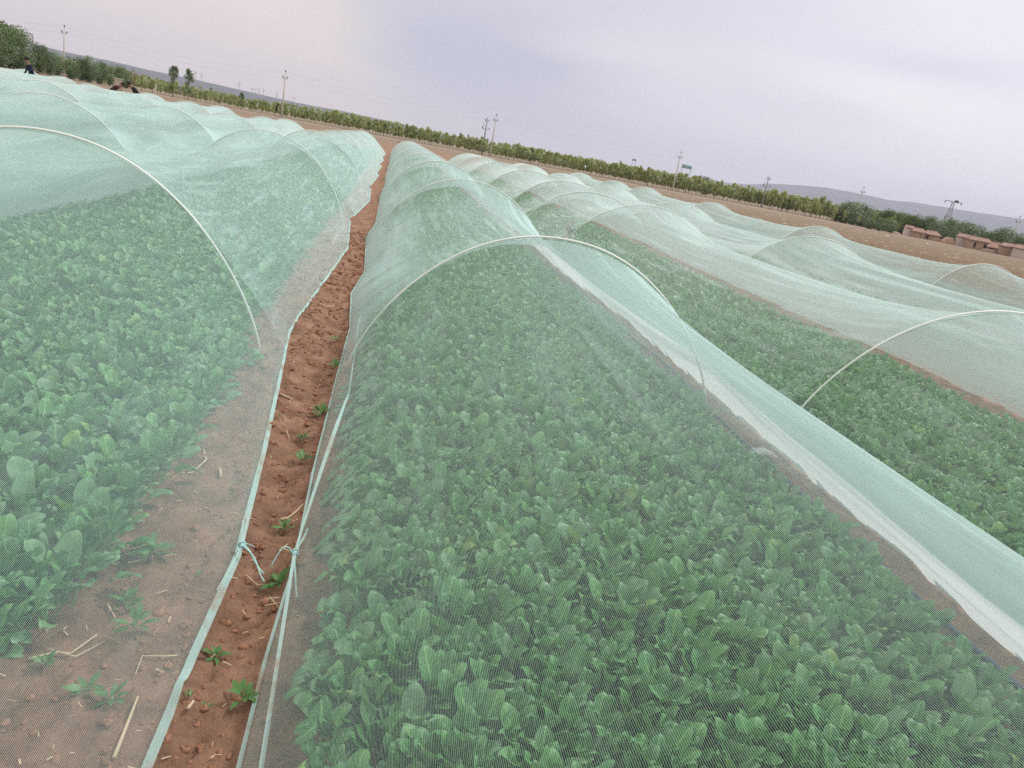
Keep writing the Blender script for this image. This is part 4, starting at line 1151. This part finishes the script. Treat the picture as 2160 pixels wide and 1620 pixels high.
ridge([(54, 86), (100, 100), (140, 110), (225, 127), (300, 144), (355, 156), (425, 171), (540, 197), (615, 214), (665, 224), (727, 235), (790, 249), (852, 262), (915, 279), (977, 290), (1027, 301), (1075, 318)],
      3600, 'hills', 'long blue-grey ridge behind the fields on the left', 3, ext=((-.9, .035),))
ridge([(1420, 383), (1450, 373), (1487, 371), (1512, 381), (1540, 386), (1580, 389), (1625, 387), (1670, 390), (1740, 395), (1767, 400), (1807, 407), (1870, 421), (1945, 429), (1995, 437), (2070, 450), (2160, 462)],
      6300, 'hills', 'pale hazy plateau on the right horizon', 9, ext=((.30, -.001), (1.2, .02)))

# ------------------------------------------------------------------ people
M_navy = simple('navy_cloth', (.012, .016, .045), .9); M_maroon = simple('maroon_cloth', (.06, .018, .022), .9); M_black = simple('black_cloth', (.012, .012, .014), .9)
M_skin = simple('skin', (.32, .17, .11), .6); M_hair = simple('hair', (.012, .010, .010), .6)
def person(p, face, bend, cloth, trousers, lab, s=1.0, arms=(.5, .5)):
    """standing figure, bent forward at the hips by BEND radians"""
    root = empty('person', p, face); root.scale = (s, s, s)
    hip = Vector((0, 0, .88))
    def B_(x, z, y=0.0):      # torso point: z above hip, bent forward (+Y)
        return hip+Vector((x, math.sin(bend)*z+math.cos(bend)*y, math.cos(bend)*z-math.sin(bend)*y))
    vs = []; es = []; rad = []
    def add(v, r, par=None):
        vs.append(tuple(v)); rad.append(r)
        if par is not None: es.append((par, len(vs)-1))
        return len(vs)-1
    pel = add(hip, .15); wa = add(B_(0, .18), .135, pel); ch = add(B_(0, .38), .155, wa); sh = add(B_(0, .50), .11, ch); nk = add(B_(0, .57), .055, sh); hd0 = add(B_(0, .63, .01), .06, nk)
    hd1 = add(B_(0, .70, .02), .092, hd0); hd2 = add(B_(0, .79, .01), .082, hd1)
    hands = []
    for i, sx in enumerate((-1, 1)):
        th_ = add(hip+Vector((sx*.10, 0, -.08)), .10, pel); kn = add(Vector((sx*.12, .04, .46)), .065, th_); an = add(Vector((sx*.12, -.01, .09)), .042, kn); add(Vector((sx*.12, .12, .04)), .04, an)
        s0 = add(B_(sx*.17, .48), .06, sh); a = arms[i]
        el_ = add(B_(sx*.23, .26, .10+.05*a), .045, s0)
        wpos = B_(sx*.19, .10, .28+.10*a); wr_ = add(wpos, .030, el_)
        hands.append((wr_, wpos, sx))
    me = bpy.data.meshes.new('body'); me.from_pydata(vs, es, [])
    o = bpy.data.objects.new('body', me); COL.objects.link(o); o.parent = root
    md = o.modifiers.new('skin', 'SKIN')
    for i, d in enumerate(me.skin_vertices[0].data): d.radius = (rad[i], rad[i]*(.8 if i in (0, 1, 2, 3) else 1)); d.use_root = (i == 0)
    o.modifiers.new('sub', 'SUBSURF').levels = 1; o.modifiers['sub'].render_levels = 2; md.use_smooth_shade = True
    dg = bpy.context.evaluated_depsgraph_get(); dg.update()
    me2 = bpy.data.meshes.new_from_object(o.evaluated_get(dg)); o.modifiers.clear(); o.data = me2
    me2.materials.clear(); me2.materials.append(cloth); me2.materials.append(trousers); me2.materials.append(M_skin)
    nk_v = B_(0, .56)
    up = (B_(0, 1)-B_(0, 0)).normalized()
    for q in me2.polygons:
        c = q.center
        q.material_index = 2 if (c-nk_v).dot(up) > 0 and abs(c.x) < .13 else (1 if c.z < .86 and (c-hip).length > .1 and c.y < .3 and (c-hip).dot(up) < 0 else 0)
        q.use_smooth = True
    # hands: palm, four fingers of unequal length and a thumb, slightly curled
    fwd = (B_(0, 0, 1)-B_(0, 0, 0)).normalized(); dn = -up
    for w_i, wp, sx in hands:
        hb = MB(); d = (fwd*.5+dn*.6).normalized(); side = Vector((1, 0, 0))
        hb.tube([wp, wp+d*.05, wp+d*.09], [.028, .036, .030], 8)
        for k, L in enumerate((.065, .075, .070, .055)):
            b0 = wp+d*.085+side*(k-1.5)*.018; hb.tube([b0, b0+d*L*.5+dn*.005, b0+d*L*.8+dn*.025], [.0095, .009, .007], 6)
        t0 = wp+d*.03-side*sx*.028; hb.tube([t0, t0-side*sx*.025+d*.025, t0-side*sx*.03+d*.055], [.011, .010, .008], 6)
        hb.build('hand', M_skin, root)
    hc = B_(0, .76, .005)
    hb = MB(); hb.ball(hc+up*.03-fwd*.02, .104, (1, 1.02, .95), 12, 8); hb.build('hair', M_hair, root)
    fb = MB()
    for sx in (-1, 1): fb.ball(B_(sx*.034, .745, .105), .011, (1, .6, 1), 8, 5)
    fb.build('eyes', M_hair, root)
    nb = MB(); nb.tube([B_(0, .745, .10), B_(0, .715, .128), B_(0, .705, .10)], [.010, .016, .012], 6); nb.tube([B_(-.025, .68, .098), B_(0, .677, .106), B_(.025, .68, .098)], [.004, .007, .004], 6)
    for sx in (-1, 1): nb.ball(B_(sx*.094, .73, .01), .022, (.4, .8, 1.2), 8, 5)
    nb.build('face_features', M_skin, root)
    tag(root, lab, 'person')
p = at(70, 150, 45); person(Vector((p.x, p.y, 0)), 2.3, .35, M_navy, M_navy, 'person in dark navy clothes leaning over the far left tunnels', 1.04, (.3, .6))
p = at(230, 180, 47.5); person(Vector((p.x, p.y, 0)), -1.2, .95, M_maroon, M_black, 'person in dark maroon bending down beyond the left tunnels', 1.0)
p = at(296, 187, 49); person(Vector((p.x, p.y, 0)), 2.0, .80, M_black, M_black, 'person in black bending down, right of the one in maroon', 1.0)
# torn black plastic caught in a sapling left of the second pole
p = at(584, 228, 168); o = MB().tube([(0, 0, 0), (-.05, 0, .9), (.25, 0, 1.35), (.55, 0, 1.25)], [.16, .14, .12, .05], 7).build('plastic_strip', M_black); o.location = (p.x, p.y, p.z-.6)
tag(o, 'hooked strip of torn black plastic above the belt left of the second pole', 'plastic strip')
# ------------------------------------------------------------------ haze
M_hz = Mat('haze_air'); _v = M_hz.N('ShaderNodeVolumePrincipled'); _v.inputs['Color'].default_value = (.76, .82, 1, 1); _v.inputs['Density'].default_value = HAZE_D; _v.inputs['Anisotropy'].default_value = .1
M_hz.l.new(_v.outputs[0], M_hz.out.inputs['Volume']); M_hz = M_hz.m
o = MB().box((0, 3300, 200), (17000, 10500, 410)).build('haze', M_hz, None, False); tag(o, 'thin bluish haze over the whole plain', kind='stuff')
